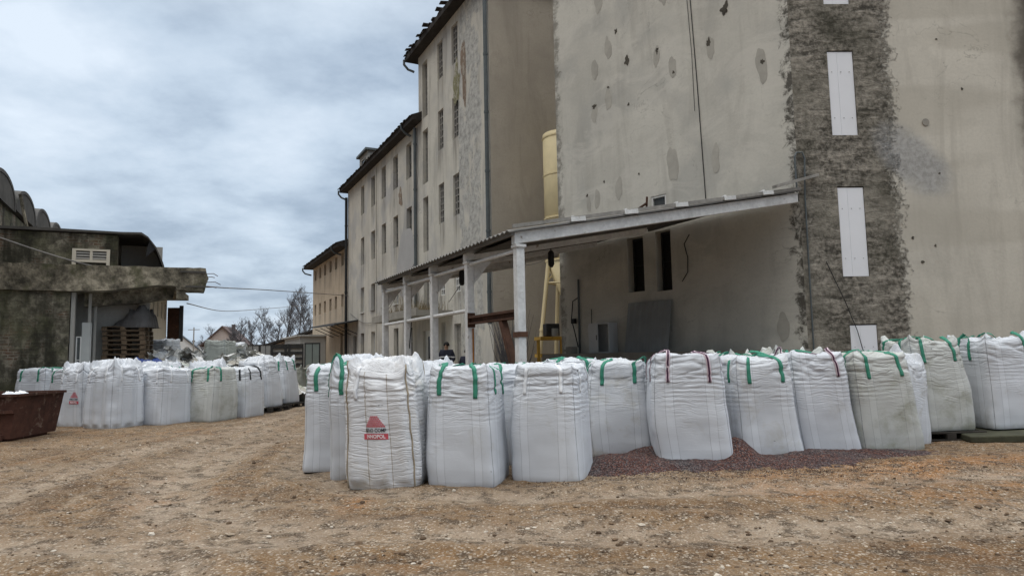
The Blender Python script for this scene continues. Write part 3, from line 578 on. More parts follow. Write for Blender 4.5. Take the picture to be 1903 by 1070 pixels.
# tall block
tall = thing('mill_building', 'tallest pale plastered mill block with broken roof tiles and a brown end wall', 'building', FF.P(0.4, 0, 0))
rows = [(14.67, 16.5), (11.2, 13.12), (7.68, 9.55), (4.28, 6.05)]
th = [(-.68, .08, a, b) for a, b in rows] + [(1.22, 1.95, a, b) for a, b in rows]
st = [(3.42, 4.2, a, b) for a, b in ((13.5, 16.4), (10.1, 12.85), (6.65, 9.4), (3.75, 6.0))]
gd = [(-.65, .15, .25, 2.9), (1.2, 1.75, 1.0, 3.05), (3.05, 4.35, .25, 2.75)]
obj('facade_wall', wall(FF, -4, 4.8, -.3, 17.0, th + st + gd), 'plaster_tall', tall)
for i, h in enumerate(th): window(FF, *h, tall, 3, 6, 'frame_white' if h[3] < 7 else 'frame_dark', mb=.05, dep=.11)
for h in st: window(FF, *h, tall, 4, 10, 'frame_dark', mb=.03, pane='glass_block', name='stair_window')
window(FF, *gd[1], tall, 1, 2, 'frame_white', mb=.07, sill=True)
def door(fr, a, b, c, d, root, mat, panel, dep=.18, glazed=True, o=0.0):
    m = MB(); m.fbox(fr, a, a + .07, c, d, o - dep - .04, o - dep + .05); m.fbox(fr, b - .07, b, c, d, o - dep - .04, o - dep + .05); m.fbox(fr, a + .07, b - .07, d - .07, d, o - dep - .04, o - dep + .05)
    m.fbox(fr, a + .07, b - .07, c, d - .07, o - dep - .03, o - dep + .015); w = obj('door', m, mat, root)
    if glazed: p = MB(); p.fbox(fr, a + (b - a) * .35, b - (b - a) * .22, c + (d - c) * .45, d - .28, o - dep, o - dep + .025); obj('pane', p, 'pane', w)
    h = MB(); h.tube([fr.P(b - .18, c + 1.0, o - dep + .03), fr.P(b - .18, c + 1.0, o - dep + .07), fr.P(b - .30, c + 1.0, o - dep + .07)], .012, 6); obj('handle', h, 'dark_metal', w)
door(FF, *gd[2], tall, 'frame_white', None); door(FF, *gd[0], tall, 'frame_dark', None, glazed=False)
GF = Fr(FF.P(-4, 0), D2, -D1)
obj('end_wall', wall(GF, 0, 13, -.3, 17.0), 'plaster_brown', tall, label='brown bare end wall')
m = MB(); m.fbox(FF, -3.9, 4.7, -.3, 16.9, -13, -.5); obj('core', m, 'dark_concrete', tall)
roof_prism(tall, -4.4, 5.55, 17.1, .5, 13, 4.2, True); elbow(tall, 5.35, 17.0, .55)
drain(tall, -3.93, 2.7, 17.2, .085)
# brick showing where plaster has fallen beside the upper window
def blob(fr, cs, cz, ws, hz, o, seed, n=26, jag=.22, th=.006):
    m = MB(); P = []
    for k in range(n):
        q = random.Random(seed * 97); t = 2 * math.pi * k / n
        rr = 1 + sum(jag * q.uniform(.25, .9) / (1 + .35 * h) * math.cos(h * t + q.uniform(0, 6.28)) for h in range(2, 8)) + jag * .25 * (random.Random(seed * 131 + k).random() - .5)
        P.append(fr.P(cs + ws / 2 * rr * math.cos(t) + hz * .10 * math.sin(seed) * math.sin(t) * .5, cz + hz / 2 * rr * math.sin(t), o))
    return m.prism(P, fr.out * th)
MT['bare_brick'] = simple('bare_brick', (0.21, 0.155, 0.115), 0.95, var=0.45, scale=6, stain=((0.34, 0.31, 0.26), .5), bump=.6)
MT['moss'] = simple('moss_growth', (0.19, 0.18, 0.10), 0.95, var=0.4, scale=8, stain=((0.36, 0.34, 0.28), .48))
obj('bare_brick_patch', blob(FF, -1.35, 13.9, .55, 3.0, .004, 3, jag=.35), 'bare_brick', tall)
obj('moss_patch', blob(FF, -.45, 13.6, .75, 1.9, .004, 5, jag=.4), 'moss', tall)
# porch slab with dead weeds
m = MB(); m.fbox(FF, .3, 7.6, 3.28, 3.52, .003, 1.7); m.fbox(FF, .3, 7.6, 3.52, 3.62, 1.6, 1.7); obj('porch_slab', m, 'dock', tall)
m = MB()
for i in range(420):
    s = random.uniform(.5, 7.4); o = random.uniform(.1, 1.5); hh = random.uniform(.12, .5) * (2.4 if 3.0 < s < 4.4 and random.random() < .6 else 1)
    a = FF.P(s, 3.52, o); b = a + Vector((random.uniform(-.15, .15), random.uniform(-.15, .15), hh)); m.tube([a, (a + b) / 2 + Vector((random.uniform(-.05, .05), 0, 0)), b], [.012, .009, .004], 3, False)
o = obj('dead_weeds', m, 'dry_weed'); tag(o, 'dry brown weeds growing on the porch slab above the white door', 'weeds', kind='stuff')

# middle block
mid = thing('mill_building', 'middle four storey pale mill block with dark eaves and a rooftop dormer', 'building', FF.P(12.8, 0, 0))
mh = [(c - .46, c + .46, a, b) for c in (6.5, 8.95, 11.4, 13.85, 16.52) for a, b in ((11.0, 12.92), (7.62, 9.42), (4.45, 6.1), (1.5, 3.1))]
md = [(18.05, 19.05, .1, 3.0)]
obj('facade_wall', wall(FF, 4.8, 20.8, -.3, 13.5, mh + md), 'plaster_mid', mid)
for i, h in enumerate(mh): window(FF, *h, mid, 2, 4 if h[3] > 7 else 2, 'frame_white' if h[3] < 7 and i % 3 == 0 else 'frame_dark', sill=h[3] < 7)
door(FF, *md[0], mid, 'frame_dark', None, glazed=False)
m = MB(); m.fbox(FF, 4.85, 20.75, -.3, 13.4, -12.9, -.5); obj('core', m, 'plaster_mid', mid)
roof_prism(mid, 4.3, 21.3, 13.6, .5, 13, 3.8); elbow(mid, 21.2, 13.6, .55); elbow(mid, 6.0, 13.75, .5)
drain(mid, 5.05, 4.0, 13.3, .085); drain(mid, 13.0, .2, 13.3, .03, .05, 'plaster_mid'); drain(mid, 20.62, .1, 13.0, .10, .16, 'dark_metal')
DF = Fr(FF.P(0, 0, -.45), D1, -D2)
m = MB(); m.prism([DF.P(16.9, 13.7, 0), DF.P(19.2, 13.7, 0), DF.P(19.2, 15.55, 0), DF.P(16.9, 15.55, 0)], D2 * 3.0); dm = obj('dormer', m, 'plaster_grey', mid)
m = MB(); m.prism([DF.P(16.75, 15.55, .2), DF.P(19.4, 15.55, .2), DF.P(19.4, 15.7, .2), DF.P(16.75, 15.7, .2)], D2 * 3.6); obj('dormer_roof', m, 'zinc', dm)
window(DF, 17.5, 18.5, 14.2, 15.2, dm, 1, 1, dep=-.03)
obj('damaged_patch', blob(FF, 8.0, 10.3, .7, 1.0, .004, 8, jag=.4), 'bare_brick', mid); obj('damaged_patch', blob(FF, 9.3, 8.75 + 1.5, .4, .5, .004, 9, jag=.4), 'patch', mid)
obj('repaired_patch', blob(FF, 7.0, 6.4, 3.4, 3.9, .003, 12, jag=.08), simple('grey_render', (0.385, 0.38, 0.375), .9, var=.1, scale=2), mid)

# low block
low = thing('mill_building', 'lowest sand coloured end block with two rows of small windows', 'building', FF.P(27.6, 0, 0))
cs = (22.5, 24.75, 26.8, 29.0, 31.1, 33.2)
lh = [(c - .42, c + .42, a, b) for c in cs for a, b in ((8.32, 9.25), (5.25, 6.2))]
ld = [(22.2, 23.1, 1.6, 3.4)]
obj('facade_wall', wall(FF, 20.8, 34.4, -.3, 9.5, lh + ld), 'plaster_low', low)
for h in lh: window(FF, *h, low, 2, 2)
window(FF, *ld[0], low, 2, 2)
m = MB(); m.fbox(FF, 20.85, 34.35, -.3, 9.4, -11.9, -.5); obj('core', m, 'plaster_low', low)
roof_prism(low, 20.8, 34.9, 9.6, .75, 12, 3.2); elbow(low, 34.8, 9.6, .8); elbow(low, 22.6, 9.75, .75)
# steel door canopy, sheet lean-to and a white downpipe on the low block
aw = thing('door_canopy', 'dark steel flat canopy with brackets over the doors at the block joint', 'canopy', FF.P(21.5, 3.8, 0))
m = MB(); m.hexa([FF.P(17.6, 3.95, 0.01), FF.P(27, 4.15, 0.01), FF.P(27, 3.85, 1.6), FF.P(17.6, 3.65, 1.6), FF.P(17.6, 4.05, 0.01), FF.P(27, 4.25, 0.01), FF.P(27, 3.95, 1.6), FF.P(17.6, 3.75, 1.6)]); obj('canopy_sheet', m, 'dark_metal', aw)
for s in (17.9, 19.6, 21.4, 23.4, 25.4):
    m = MB(); m.bar(FF.P(s, 3.1, .03), FF.P(s, 3.72, 1.4), .05); obj('bracket', m, 'dark_metal', aw)
sh = thing('lean_to', 'pale horizontally clad lean-to shed at the far end of the sand block', 'shed', FF.P(33, 0, 1.2))
m = MB(); m.fbox(FF, 28.5, 37, -.2, 3.3, .02, 2.0); s_ = obj('walls', m, 'siding', sh)
m = MB()
for k in range(14): m.fbox(FF, 28.52, 36.9, .1 + k * .23, .1 + k * .23 + .20, 2.0, 2.025)
m.fbox(FF, 28.3, 37.2, 3.3, 3.42, .02, 2.3); obj('cladding', m, 'siding', sh)

# ------------------------------------------------------------------ lean-to canopy on posts
CP = Vector((0.1427, 13, 0)); CF = Fr(CP, D1, D2)             # o = distance w towards the big silo building
def cz(w): return 3.80 + .19 * w
can = thing('loading_canopy', 'long white posted lean-to canopy over the loading dock', 'canopy', CF.P(4.6, 0, 2))
E1 = Vector((1.627, 22.847, 0)); PC = Vector((7.0776, 16.4425, 0))
ps = (0, 2.47, 4.79, 6.99, 9.25)
for i, s in enumerate(ps):
    m = MB(); m.fbox(CF, s - .085, s + .085, -.2, cz(0) - .22, -.085, .085); m.fbox(CF, s - .12, s + .12, cz(0) - .26, cz(0) - .20, -.11, .11)
    m.fbox(CF, s - .12, s + .12, -.2, .04, -.12, .12)
    p = obj('post', m, 'white_paint', can, bevel=.012)
    if i == 0:
        b = MB(); b.fbox(CF, s - .105, s + .105, 1.83, 1.93, -.105, .105); obj('steel_band', b, 'rust', p)
    L_ = 7.62 if i == 0 else 4.95
    r = MB(); r.hexa([CF.P(s - .07, cz(0) - .20, -.12), CF.P(s + .07, cz(0) - .20, -.12), CF.P(s + .07, cz(L_) - .20, L_), CF.P(s - .07, cz(L_) - .20, L_),
                      CF.P(s - .07, cz(0) + .03, -.12), CF.P(s + .07, cz(0) + .03, -.12), CF.P(s + .07, cz(L_) + .03, L_), CF.P(s - .07, cz(L_) + .03, L_)])
    if i: r.hexa([CF.P(s - .07, cz(0) - .7, .09), CF.P(s + .07, cz(0) - .7, .09), CF.P(s + .07, cz(0) - .22, .5), CF.P(s - .07, cz(0) - .22, .5),
                  CF.P(s - .07, cz(0) - .21, .09), CF.P(s + .07, cz(0) - .21, .09), CF.P(s + .07, cz(0) - .18, .5), CF.P(s - .07, cz(0) - .18, .5)])
    obj('rafter', r, 'white_paint', can, bevel=.01)
m = MB(); e = .2
for k in range(int(9.75 / e)):                                # corrugated roof sheet
    s0 = -.16 + k * e; s1 = s0 + e; s5 = (s0 + s1) / 2
    def lim(s):
        if s < 8.0: return 7.66 - (7.66 - 5.73) * max(0, s) / 8.16 - .03
        return 5.0
    for a, b, h0, h1 in ((s0, s5, .05, .095), (s5, s1, .095, .05)):
        l0, l1 = lim(a), lim(b)
        m.hexa([CF.P(a, cz(-.28) + h0, -.28), CF.P(b, cz(-.28) + h1, -.28), CF.P(b, cz(l1) + h1, l1), CF.P(a, cz(l0) + h0, l0),
                CF.P(a, cz(-.28) + h0 + .02, -.28), CF.P(b, cz(-.28) + h1 + .02, -.28), CF.P(b, cz(l1) + h1 + .02, l1), CF.P(a, cz(l0) + h0 + .02, l0)])
obj('roof_sheet', m, 'roof_sheet', can)
m = MB()
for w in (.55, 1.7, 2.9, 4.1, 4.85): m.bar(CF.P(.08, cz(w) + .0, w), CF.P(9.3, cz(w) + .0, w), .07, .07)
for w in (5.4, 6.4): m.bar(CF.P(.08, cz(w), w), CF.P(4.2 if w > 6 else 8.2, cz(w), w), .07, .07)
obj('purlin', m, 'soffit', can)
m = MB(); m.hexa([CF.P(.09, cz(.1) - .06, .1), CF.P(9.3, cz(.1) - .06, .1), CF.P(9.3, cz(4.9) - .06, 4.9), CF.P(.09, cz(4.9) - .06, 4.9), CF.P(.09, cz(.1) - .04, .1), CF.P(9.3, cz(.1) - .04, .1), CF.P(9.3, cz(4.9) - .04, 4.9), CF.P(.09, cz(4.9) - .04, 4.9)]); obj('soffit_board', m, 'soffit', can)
m = MB(); m.fbox(CF, -.1, 9.4, cz(0) - .04, cz(0) + .04, -.2, -.13); obj('eaves_board', m, 'roof_sheet', can)
for w in (1.25, 2.55, 3.9, 5.3, 6.5):
    m = MB(); m.bar(CF.P(-.14, cz(w) + .10, w - .17), CF.P(-.14, cz(w) + .15, w + .17), .12, .09); m.bar(CF.P(-.15, cz(w) + .17, w - .1), CF.P(.3, cz(w) + .15, w + .05), .05, .04)
    obj('ridge_bracket', m, 'white_paint', can)
m = MB(); m.bar(CF.P(-.16, cz(0) + .12, -.2), CF.P(-.16, cz(7.6) + .12, 7.6), .05, .07); obj('verge_strip', m, 'frame_dark', can)
for a, b in zip(ps[:-1], ps[1:]):
    m = MB(); m.tube([CF.P(a + .07, cz(0) - .30, 0), CF.P(b - .07, cz(0) - .27, 0)], .04, 10); obj('rail', m, 'white_paint', can)
    if a > 1: m = MB(); m.tube([CF.P(a + .07, 2.50, -.02), CF.P(b - .07, 2.50, -.02)], .045, 10); obj('rail', m, 'white_paint', can)
m = MB(); m.bar(CF.P(.07, 2.34, 0), CF.P(2.42, 2.34, 0), .16, .05); m.bar(CF.P(.07, 2.27, 0), CF.P(2.42, 2.27, 0), .03, .14); m.bar(CF.P(.07, 2.20, 0), CF.P(2.42, 2.20, 0), .16, .03); rb = obj('rusty_beam', m, 'rust', can)
m = MB(); m.bar(CF.P(.78, 2.2, 0), CF.P(.14, 1.0, 0), .13, .13); obj('rusty_brace', m, 'rust', can)
m = MB(); m.fbox(CF, 2.37, 2.386, 2.12, 2.44, -.09, .09); obj('rusty_bracket', m, 'rust', can)
m = MB(); m.fbox(CF, 2.36, 2.384, .4, 2.1, .02, .05); obj('rust_run', m, simple('rust_orange', (0.30, 0.13, 0.035), .9, var=.4), can)
m = MB(); m.bar(CF.P(6.6, 2.5, -.01), CF.P(7.6, .1, .1), .025); obj('leaning_rod', m, 'dark_metal', can)
for s, w in ((5.13, .91), (3.2, 2.54)):
    L_ = thing('hanging_lamp', 'black lantern hanging under the canopy ' + ('beside the second post from the front' if w < 2 else 'beside the yellow silo'), 'lamp', CF.P(s, cz(w) - .75, w), 'lamps under the canopy')
    m = MB(); m.tube([CF.P(s, cz(w) - .03, w), CF.P(s, cz(w) - .2, w)], .015, 6); obj('stem', m, 'black', L_)
    m = MB(); m.tube([CF.P(s, cz(w) - .2, w), CF.P(s, cz(w) - .26, w), CF.P(s, cz(w) - .55, w), CF.P(s, cz(w) - .62, w)], [.04, .08, .08, .04], 10); obj('body', m, 'black', L_)

# ------------------------------------------------------------------ big concrete silo building at the right
EV = Vector((-math.sin(R(40.4)), math.cos(R(40.4)), 0)); EN = Vector((-math.cos(R(40.4)), -math.sin(R(40.4)), 0))
LF = Fr(PC, EV, EN); RV = Vector((1, .03, 0)).normalized(); RF = Fr(PC, RV, Vector((.03, -1, 0)).normalized())
silo_b = thing('silo_building', 'huge windowless concrete silo building with a dark rough corner strip', 'building', PC)
lw = [(4.85, 5.47, 3.3, 4.95), (3.86, 4.4, 3.25, 5.0), (3.95, 4.5, 5.62, 6.06)]
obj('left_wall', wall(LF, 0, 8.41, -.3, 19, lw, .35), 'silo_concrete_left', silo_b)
for h in lw[:2]: window(LF, *h, silo_b, 1, 2, 'dark_metal', dep=.3, pane='black')  # frames and panes darkened to paint in the shade of the canopy recess
window(LF, *lw[2], silo_b, 1, 1, 'frame_white', dep=.05)
pn = [(.93, 1.6, 10.14, 12.25), (.93, 1.59, 6.74, 8.92), (.96, 1.62, 3.22, 5.45), (1.04, 1.71, .3, 2.07)]
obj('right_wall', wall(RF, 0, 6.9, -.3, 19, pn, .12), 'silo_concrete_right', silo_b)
for k, (a, b, c, d) in enumerate(pn):
    m = MB(); x = a + (b - a) * .38
    m.fbox(RF, a + .012, x - .003, c + .01, d - .03, -.06, -.025 + .004 * k); m.fbox(RF, x + .003, b - .012, c + .01, d - .03, -.06, -.028 + .004 * k)
    w = obj('window_panel', m, 'white_panel', silo_b)
    m = MB()
    for z in (c + .45, d - .55):
        for q in (.15, .5, .82): m.fbox(RF, a + (b - a) * q - .008, a + (b - a) * q + .008, z - .008, z + .008, -.03, -.008)
    obj('bolt', m, 'grey_sheet', w)
    m = MB(); m.fbox(RF, a, b, c, d, -.118, -.1); obj('backing', m, 'black', w)
BK = EN * -9.0
m = MB(); P0, P1 = LF.P(8.41, -.3), RF.P(6.9, -.3); P2 = P1 + Vector((0, 9, 0)); P3 = P0 - EN * 7.0
m.uv = [];
for a, b in ((P0, P3), (P3, P2), (P2, P1)):
    m.add([a, b, b + UP * 19.3, a + UP * 19.3], [(0, 1, 2, 3)]); l = (b - a).length; m.uv += [(0, -.3), (l, -.3), (l, 19), (0, 19)]
obj('rear_walls', m, 'plaster_brown', silo_b)
m = MB(); m.prism([LF.P(0, 19), P1 + UP * 19.3, P2 + UP * 19.3, P3 + UP * 19.3, P0 + UP * 19.3], UP * .3); obj('roof_slab', m, 'dark_concrete', silo_b)
# interior backing so the openings are not see-through
m = MB(); m.fbox(LF, 1.0, 7.5, 0, 18, -1.2, -1.0); obj('core', m, 'dark_concrete', silo_b)
pl = [(6.55, 10.67, .34, .75), (5.95, 11.17, .34, .8), (6.02, 9.51, .3, .8), (6.62, 9.24, .28, .75), (4.08, 10.24, .26, .7), (3.53, 9.71, .3, .75), (2.26, 9.85, .3, .75), (.78, 8.82, .36, 1.05), (3.67, 6.87, .42, 1.25), (2.26, 6.69, .28, .95), (5.71, 6.57, .3, .85), (6.62, 6.4, .26, .7), (7.0, 6.3, .2, .6), (3.75, 12.1, .4, .9), (6.3, 12.9, .4, .9), (.6, 2.05, .36, .85)]
for i, (s, z, w, h) in enumerate(pl): obj('repair_patch', blob(LF, s, z, w * .88, h * .85, .003, 20 + i, n=44, jag=.17, th=.004), 'patch', silo_b)
ch = [(2.3, 10.0, .14, .2), (1.75, 10.75, .22, .32), (5.2, 10.5, .2, .25), (5.6, 11.6, .12, .12), (6.62, 9.45, .14, .16), (6.0, 9.9, .08, .07), (5.2, 9.1, .08, .08), (7.05, 6.6, .07, .1), (6.3, 6.9, .06, .08), (4.05, 10.4, .1, .16), (3.5, 9.55, .07, .1), (.75, 8.9, .1, .14), (4.9, 6.85, .05, .08)]
for i, (s, z, w, h) in enumerate(ch): obj('chipped_hole', blob(LF, s, z, w, h, .0075, 60 + i, jag=.5, th=.003), 'chip', silo_b)
for i, (s, z, w) in enumerate(((2.75, 4.15, .07), (2.95, 3.55, .08), (3.55, 5.75, .05), (3.3, 3.95, .06), (3.75, 9.2, .05), (4.3, 7.9, .06))): obj('chipped_hole', blob(RF, s, z, w, w, .004, 80 + i, jag=.4, th=.004), 'chip', silo_b)
m = MB(); m.tube([RF.P(3.3, 7.05, .01), RF.P(3.3, 7.05, .02)], .09, 14); obj('capped_hole', m, 'dock', silo_b)
# loading dock
dk = tag(obj('loading_dock', MB().hexa([LF.P(-.05, -.2, .004), LF.P(8.2, -.2, .004), LF.P(8.2, -.2, 1.1), LF.P(-.05, -.2, 1.1), LF.P(-.05, 1.50, .004), LF.P(8.2, 1.50, .004), LF.P(8.2, 1.50, 1.1), LF.P(-.05, 1.50, 1.1)]), 'dock', None, at=LF.P(4, 0, .5)), 'raised grey concrete loading dock along the silo wall behind the bags', 'loading dock')
# things on the dock
cb = thing('cabinet', 'white metal cabinet with one door open on the loading dock', 'cabinet', LF.P(6.3, 1.5, .35))
m = MB(); m.fbox(LF, 5.95, 6.78, 1.5, 1.54, .02, .42); m.fbox(LF, 5.95, 6.78, 2.38, 2.42, .02, .42); m.fbox(LF, 5.95, 5.98, 1.54, 2.38, .02, .42); m.fbox(LF, 6.75, 6.78, 1.54, 2.38, .02, .42); m.fbox(LF, 5.98, 6.75, 1.54, 2.38, .02, .04); obj('carcass', m, 'cabinet', cb)
m = MB(); m.fbox(LF, 6.38, 6.75, 1.53, 2.40, .425, .445); d_ = obj('door', m, 'cabinet', cb); m = MB(); m.fbox(LF, 6.42, 6.44, 1.9, 2.05, .445, .46); obj('handle', m, 'dark_metal', d_)
m = MB(); m.fbox(LF, 6.90, 7.12, 2.02, 2.38, .004, .09); bx = thing('junction_box', 'small pale junction box on the dark wall left of the cabinet', 'junction box', LF.P(7.0, 2.02, .02)); obj('case', m, 'cabinet', bx, bevel=.01); m = MB(); m.tube([LF.P(7.0, 2.38, .04), LF.P(7.0, 2.9, .03)], .012, 6); obj('conduit', m, 'dark_metal', bx)
sp = thing('metal_sheet', 'tall ribbed grey metal sheet leaning against the wall on the dock', 'metal sheet', LF.P(4.6, 1.5, .3)); m = MB()
for k in range(14):
    a = 3.85 + k * .112; b = a + .112; x = .02 * (k % 2)
    m.hexa([LF.P(a, 1.5, .34 + x), LF.P(b, 1.5, .34 + .02 - x), LF.P(b, 1.5, .352 + .02 - x), LF.P(a, 1.5, .352 + x), LF.P(a, 2.97, .09 + x), LF.P(b, 2.97, .09 + .02 - x), LF.P(b, 2.97, .102 + .02 - x), LF.P(a, 2.97, .102 + x)])
obj('sheet', m, 'grey_sheet', sp)
cp = thing('wall_conduit', 'thin conduit pipe with hanging cables on the dark dock wall', 'pipe', LF.P(7.55, 1.5, .06)); m = MB(); m.tube([LF.P(7.55, 1.5, .05), LF.P(7.52, 3.9, .05)], .035, 8); obj('pipe', m, 'zinc', cp)
m = MB(); m.tube([LF.P(7.55, 3.3, .06), LF.P(7.75, 3.2, .1), LF.P(7.85, 2.6, .08), LF.P(7.7, 2.2, .1), LF.P(7.6, 1.7, .06)], .018, 6); m.box(LF.P(7.75, 2.55, .08), (.14, .12, .16), R(40)); obj('cable', m, 'black', cp)
bk = tag(obj('concrete_block', MB().fbox(LF, 7.35, 7.62, 1.502, 1.72, .35, .62), 'dock', None, at=LF.P(7.5, 1.5, .5), bevel=.015), 'small square concrete block at the left end of the dock', 'block')
wc = thing('wall_cable', 'black cable drooping down the dark wall under the canopy', 'cable', LF.P(3.3, 3.5, .03)); m = MB(); m.tube([LF.P(3.2, 4.75, .02), LF.P(3.38, 4.5, .03), LF.P(3.28, 4.1, .03), LF.P(3.3, 3.7, .03), LF.P(3.5, 3.45, .03)], .012, 6); obj('cable', m, 'black', wc)
wc = thing('wall_cable', 'thin dark cable hanging straight down the pale silo wall', 'cable', LF.P(2.6, 6, .03)); m = MB(); m.tube([LF.P(2.9, 13.5, .02), LF.P(2.72, 9, .02), LF.P(2.62, 5.65, .02)], .014, 5); m.tube([LF.P(3.02, 13.5, .02), LF.P(2.85, 9.9, .02), LF.P(2.84, 8.2, .02)], .008, 5); obj('cable', m, 'dark_metal', wc)
# conduit bent over the corner of the right wall and the flashing end
cp = thing('corner_conduit', 'bent conduit pipe running up the rough dark corner', 'pipe', RF.P(.15, 1.5, .06)); m = MB(); m.tube([RF.P(.10, 1.2, .05), RF.P(.12, 5.2, .05), RF.P(.17, 6.15, .05), RF.P(.12, 6.3, .05), RF.P(-.02, 6.3, .05), RF.P(-.08, 6.2, .06), RF.P(-.08, 5.3, .07)], .022, 8); obj('pipe', m, 'zinc', cp)
fl = tag(obj('roof_flashing', MB().bar(CF.P(-.2, cz(6.9) + .2, 6.7), CF.P(-.25, cz(7.9) + .42, 8.1), .14, .07), 'frame_dark', None, at=CF.P(-.2, cz(6.9), 6.9)), 'dark bent strip of flashing at the high end of the canopy roof', 'flashing')
wr = thing('wall_cable', 'loose black wire crossing the lowest white window panel', 'cable', RF.P(1.2, 1.5, .03)); m = MB(); m.tube([RF.P(.55, 3.6, .03), RF.P(.95, 2.6, .05), RF.P(1.2, 1.9, .04), RF.P(1.35, 1.2, .05)], .010, 5); obj('cable', m, 'black', wr)
dp = tag(obj('broken_roof_frame', MB().bar(LF.P(5.6, 5.42, .25), LF.P(4.5, 5.85, .2), .05).bar(LF.P(5.1, 5.3, .2), LF.P(5.0, 5.72, .22), .04).bar(LF.P(4.55, 5.3, .2), LF.P(4.52, 6.05, .15), .05), 'rust', None, at=LF.P(5, 5.4, .2)), 'small rusty broken frame beside the little window above the canopy', 'frame')

# yellow steel silo with legs
ys = thing('yellow_silo', 'pale yellow cylindrical steel silo on legs in the gap between buildings', 'silo', (2.12, 26.2, 0))
C0 = Vector((2.12, 26.2, 0)); m = MB(); m.tube([C0 + UP * 5.0, C0 + UP * 10.05, C0 + UP * 10.06], [.8, .8, .79], 40)
obj('tank', m, 'yellow', ys, True)
for z in (5.05, 6.7, 8.4, 9.9):
    m = MB(); m.tube([C0 + UP * (z - .03), C0 + UP * (z + .03)], .822, 40); obj('band', m, 'yellow', ys)
m = MB(); m.tube([C0 + UP * 5.0, C0 + UP * 3.6, C0 + UP * 3.3], [.8, .2, .18], 40); obj('hopper', m, 'yellow', ys, True)
for a in (200, 290, 20, 110):
    q = Vector((math.cos(R(a)), math.sin(R(a)), 0)); m = MB(); m.tube([C0 + q * .74 + UP * 5.1, C0 + q * .80 + UP * 4.6, C0 + q * 1.38 + UP * .05], .085, 10); m.tube([C0 + q * 1.07 + UP * 2.45, C0 + q * 1.085 + UP * 2.36], .11, 10); obj('leg', m, 'yellow', ys)
    q2 = Vector((math.cos(R(a + 90)), math.sin(R(a + 90)), 0)); m = MB(); m.tube([C0 + q * .82 + UP * 4.2, C0 + q2 * .82 + UP * 4.2], .035, 6); m.tube([C0 + q * .80 + UP * 4.9, C0 + q2 * .82 + UP * 4.25], .03, 6); obj('brace', m, 'yellow', ys)
pf = thing('yellow_platform', 'worn yellow steel machine frame standing at the foot of the silo', 'machine frame', (1.2, 24.6, 0))
m = MB(); c0 = Vector((1.32, 24.4, 0))
for z in (1.45, 2.05): m.box(c0 + UP * z, (.95, .7, .12), .3)
for x in (-.42, .42):
    for y in (-.3, .3): m.bar(c0 + Vector((x, y, 0)), c0 + Vector((x, y, 2.0)), .1)
obj('frame', m, 'yellow_dark', pf)
m = MB(); m.box(c0 + Vector((.05, 0, 2.35)), (.5, .4, .45), .3); obj('motor_box', m, 'dark_metal', pf, bevel=.03)
m = MB(); m.tube([c0 + Vector((.15, -.1, 2.12)), c0 + Vector((.15, -.1, 2.4))], .15, 14); obj('bucket', m, 'grey_sheet', pf)

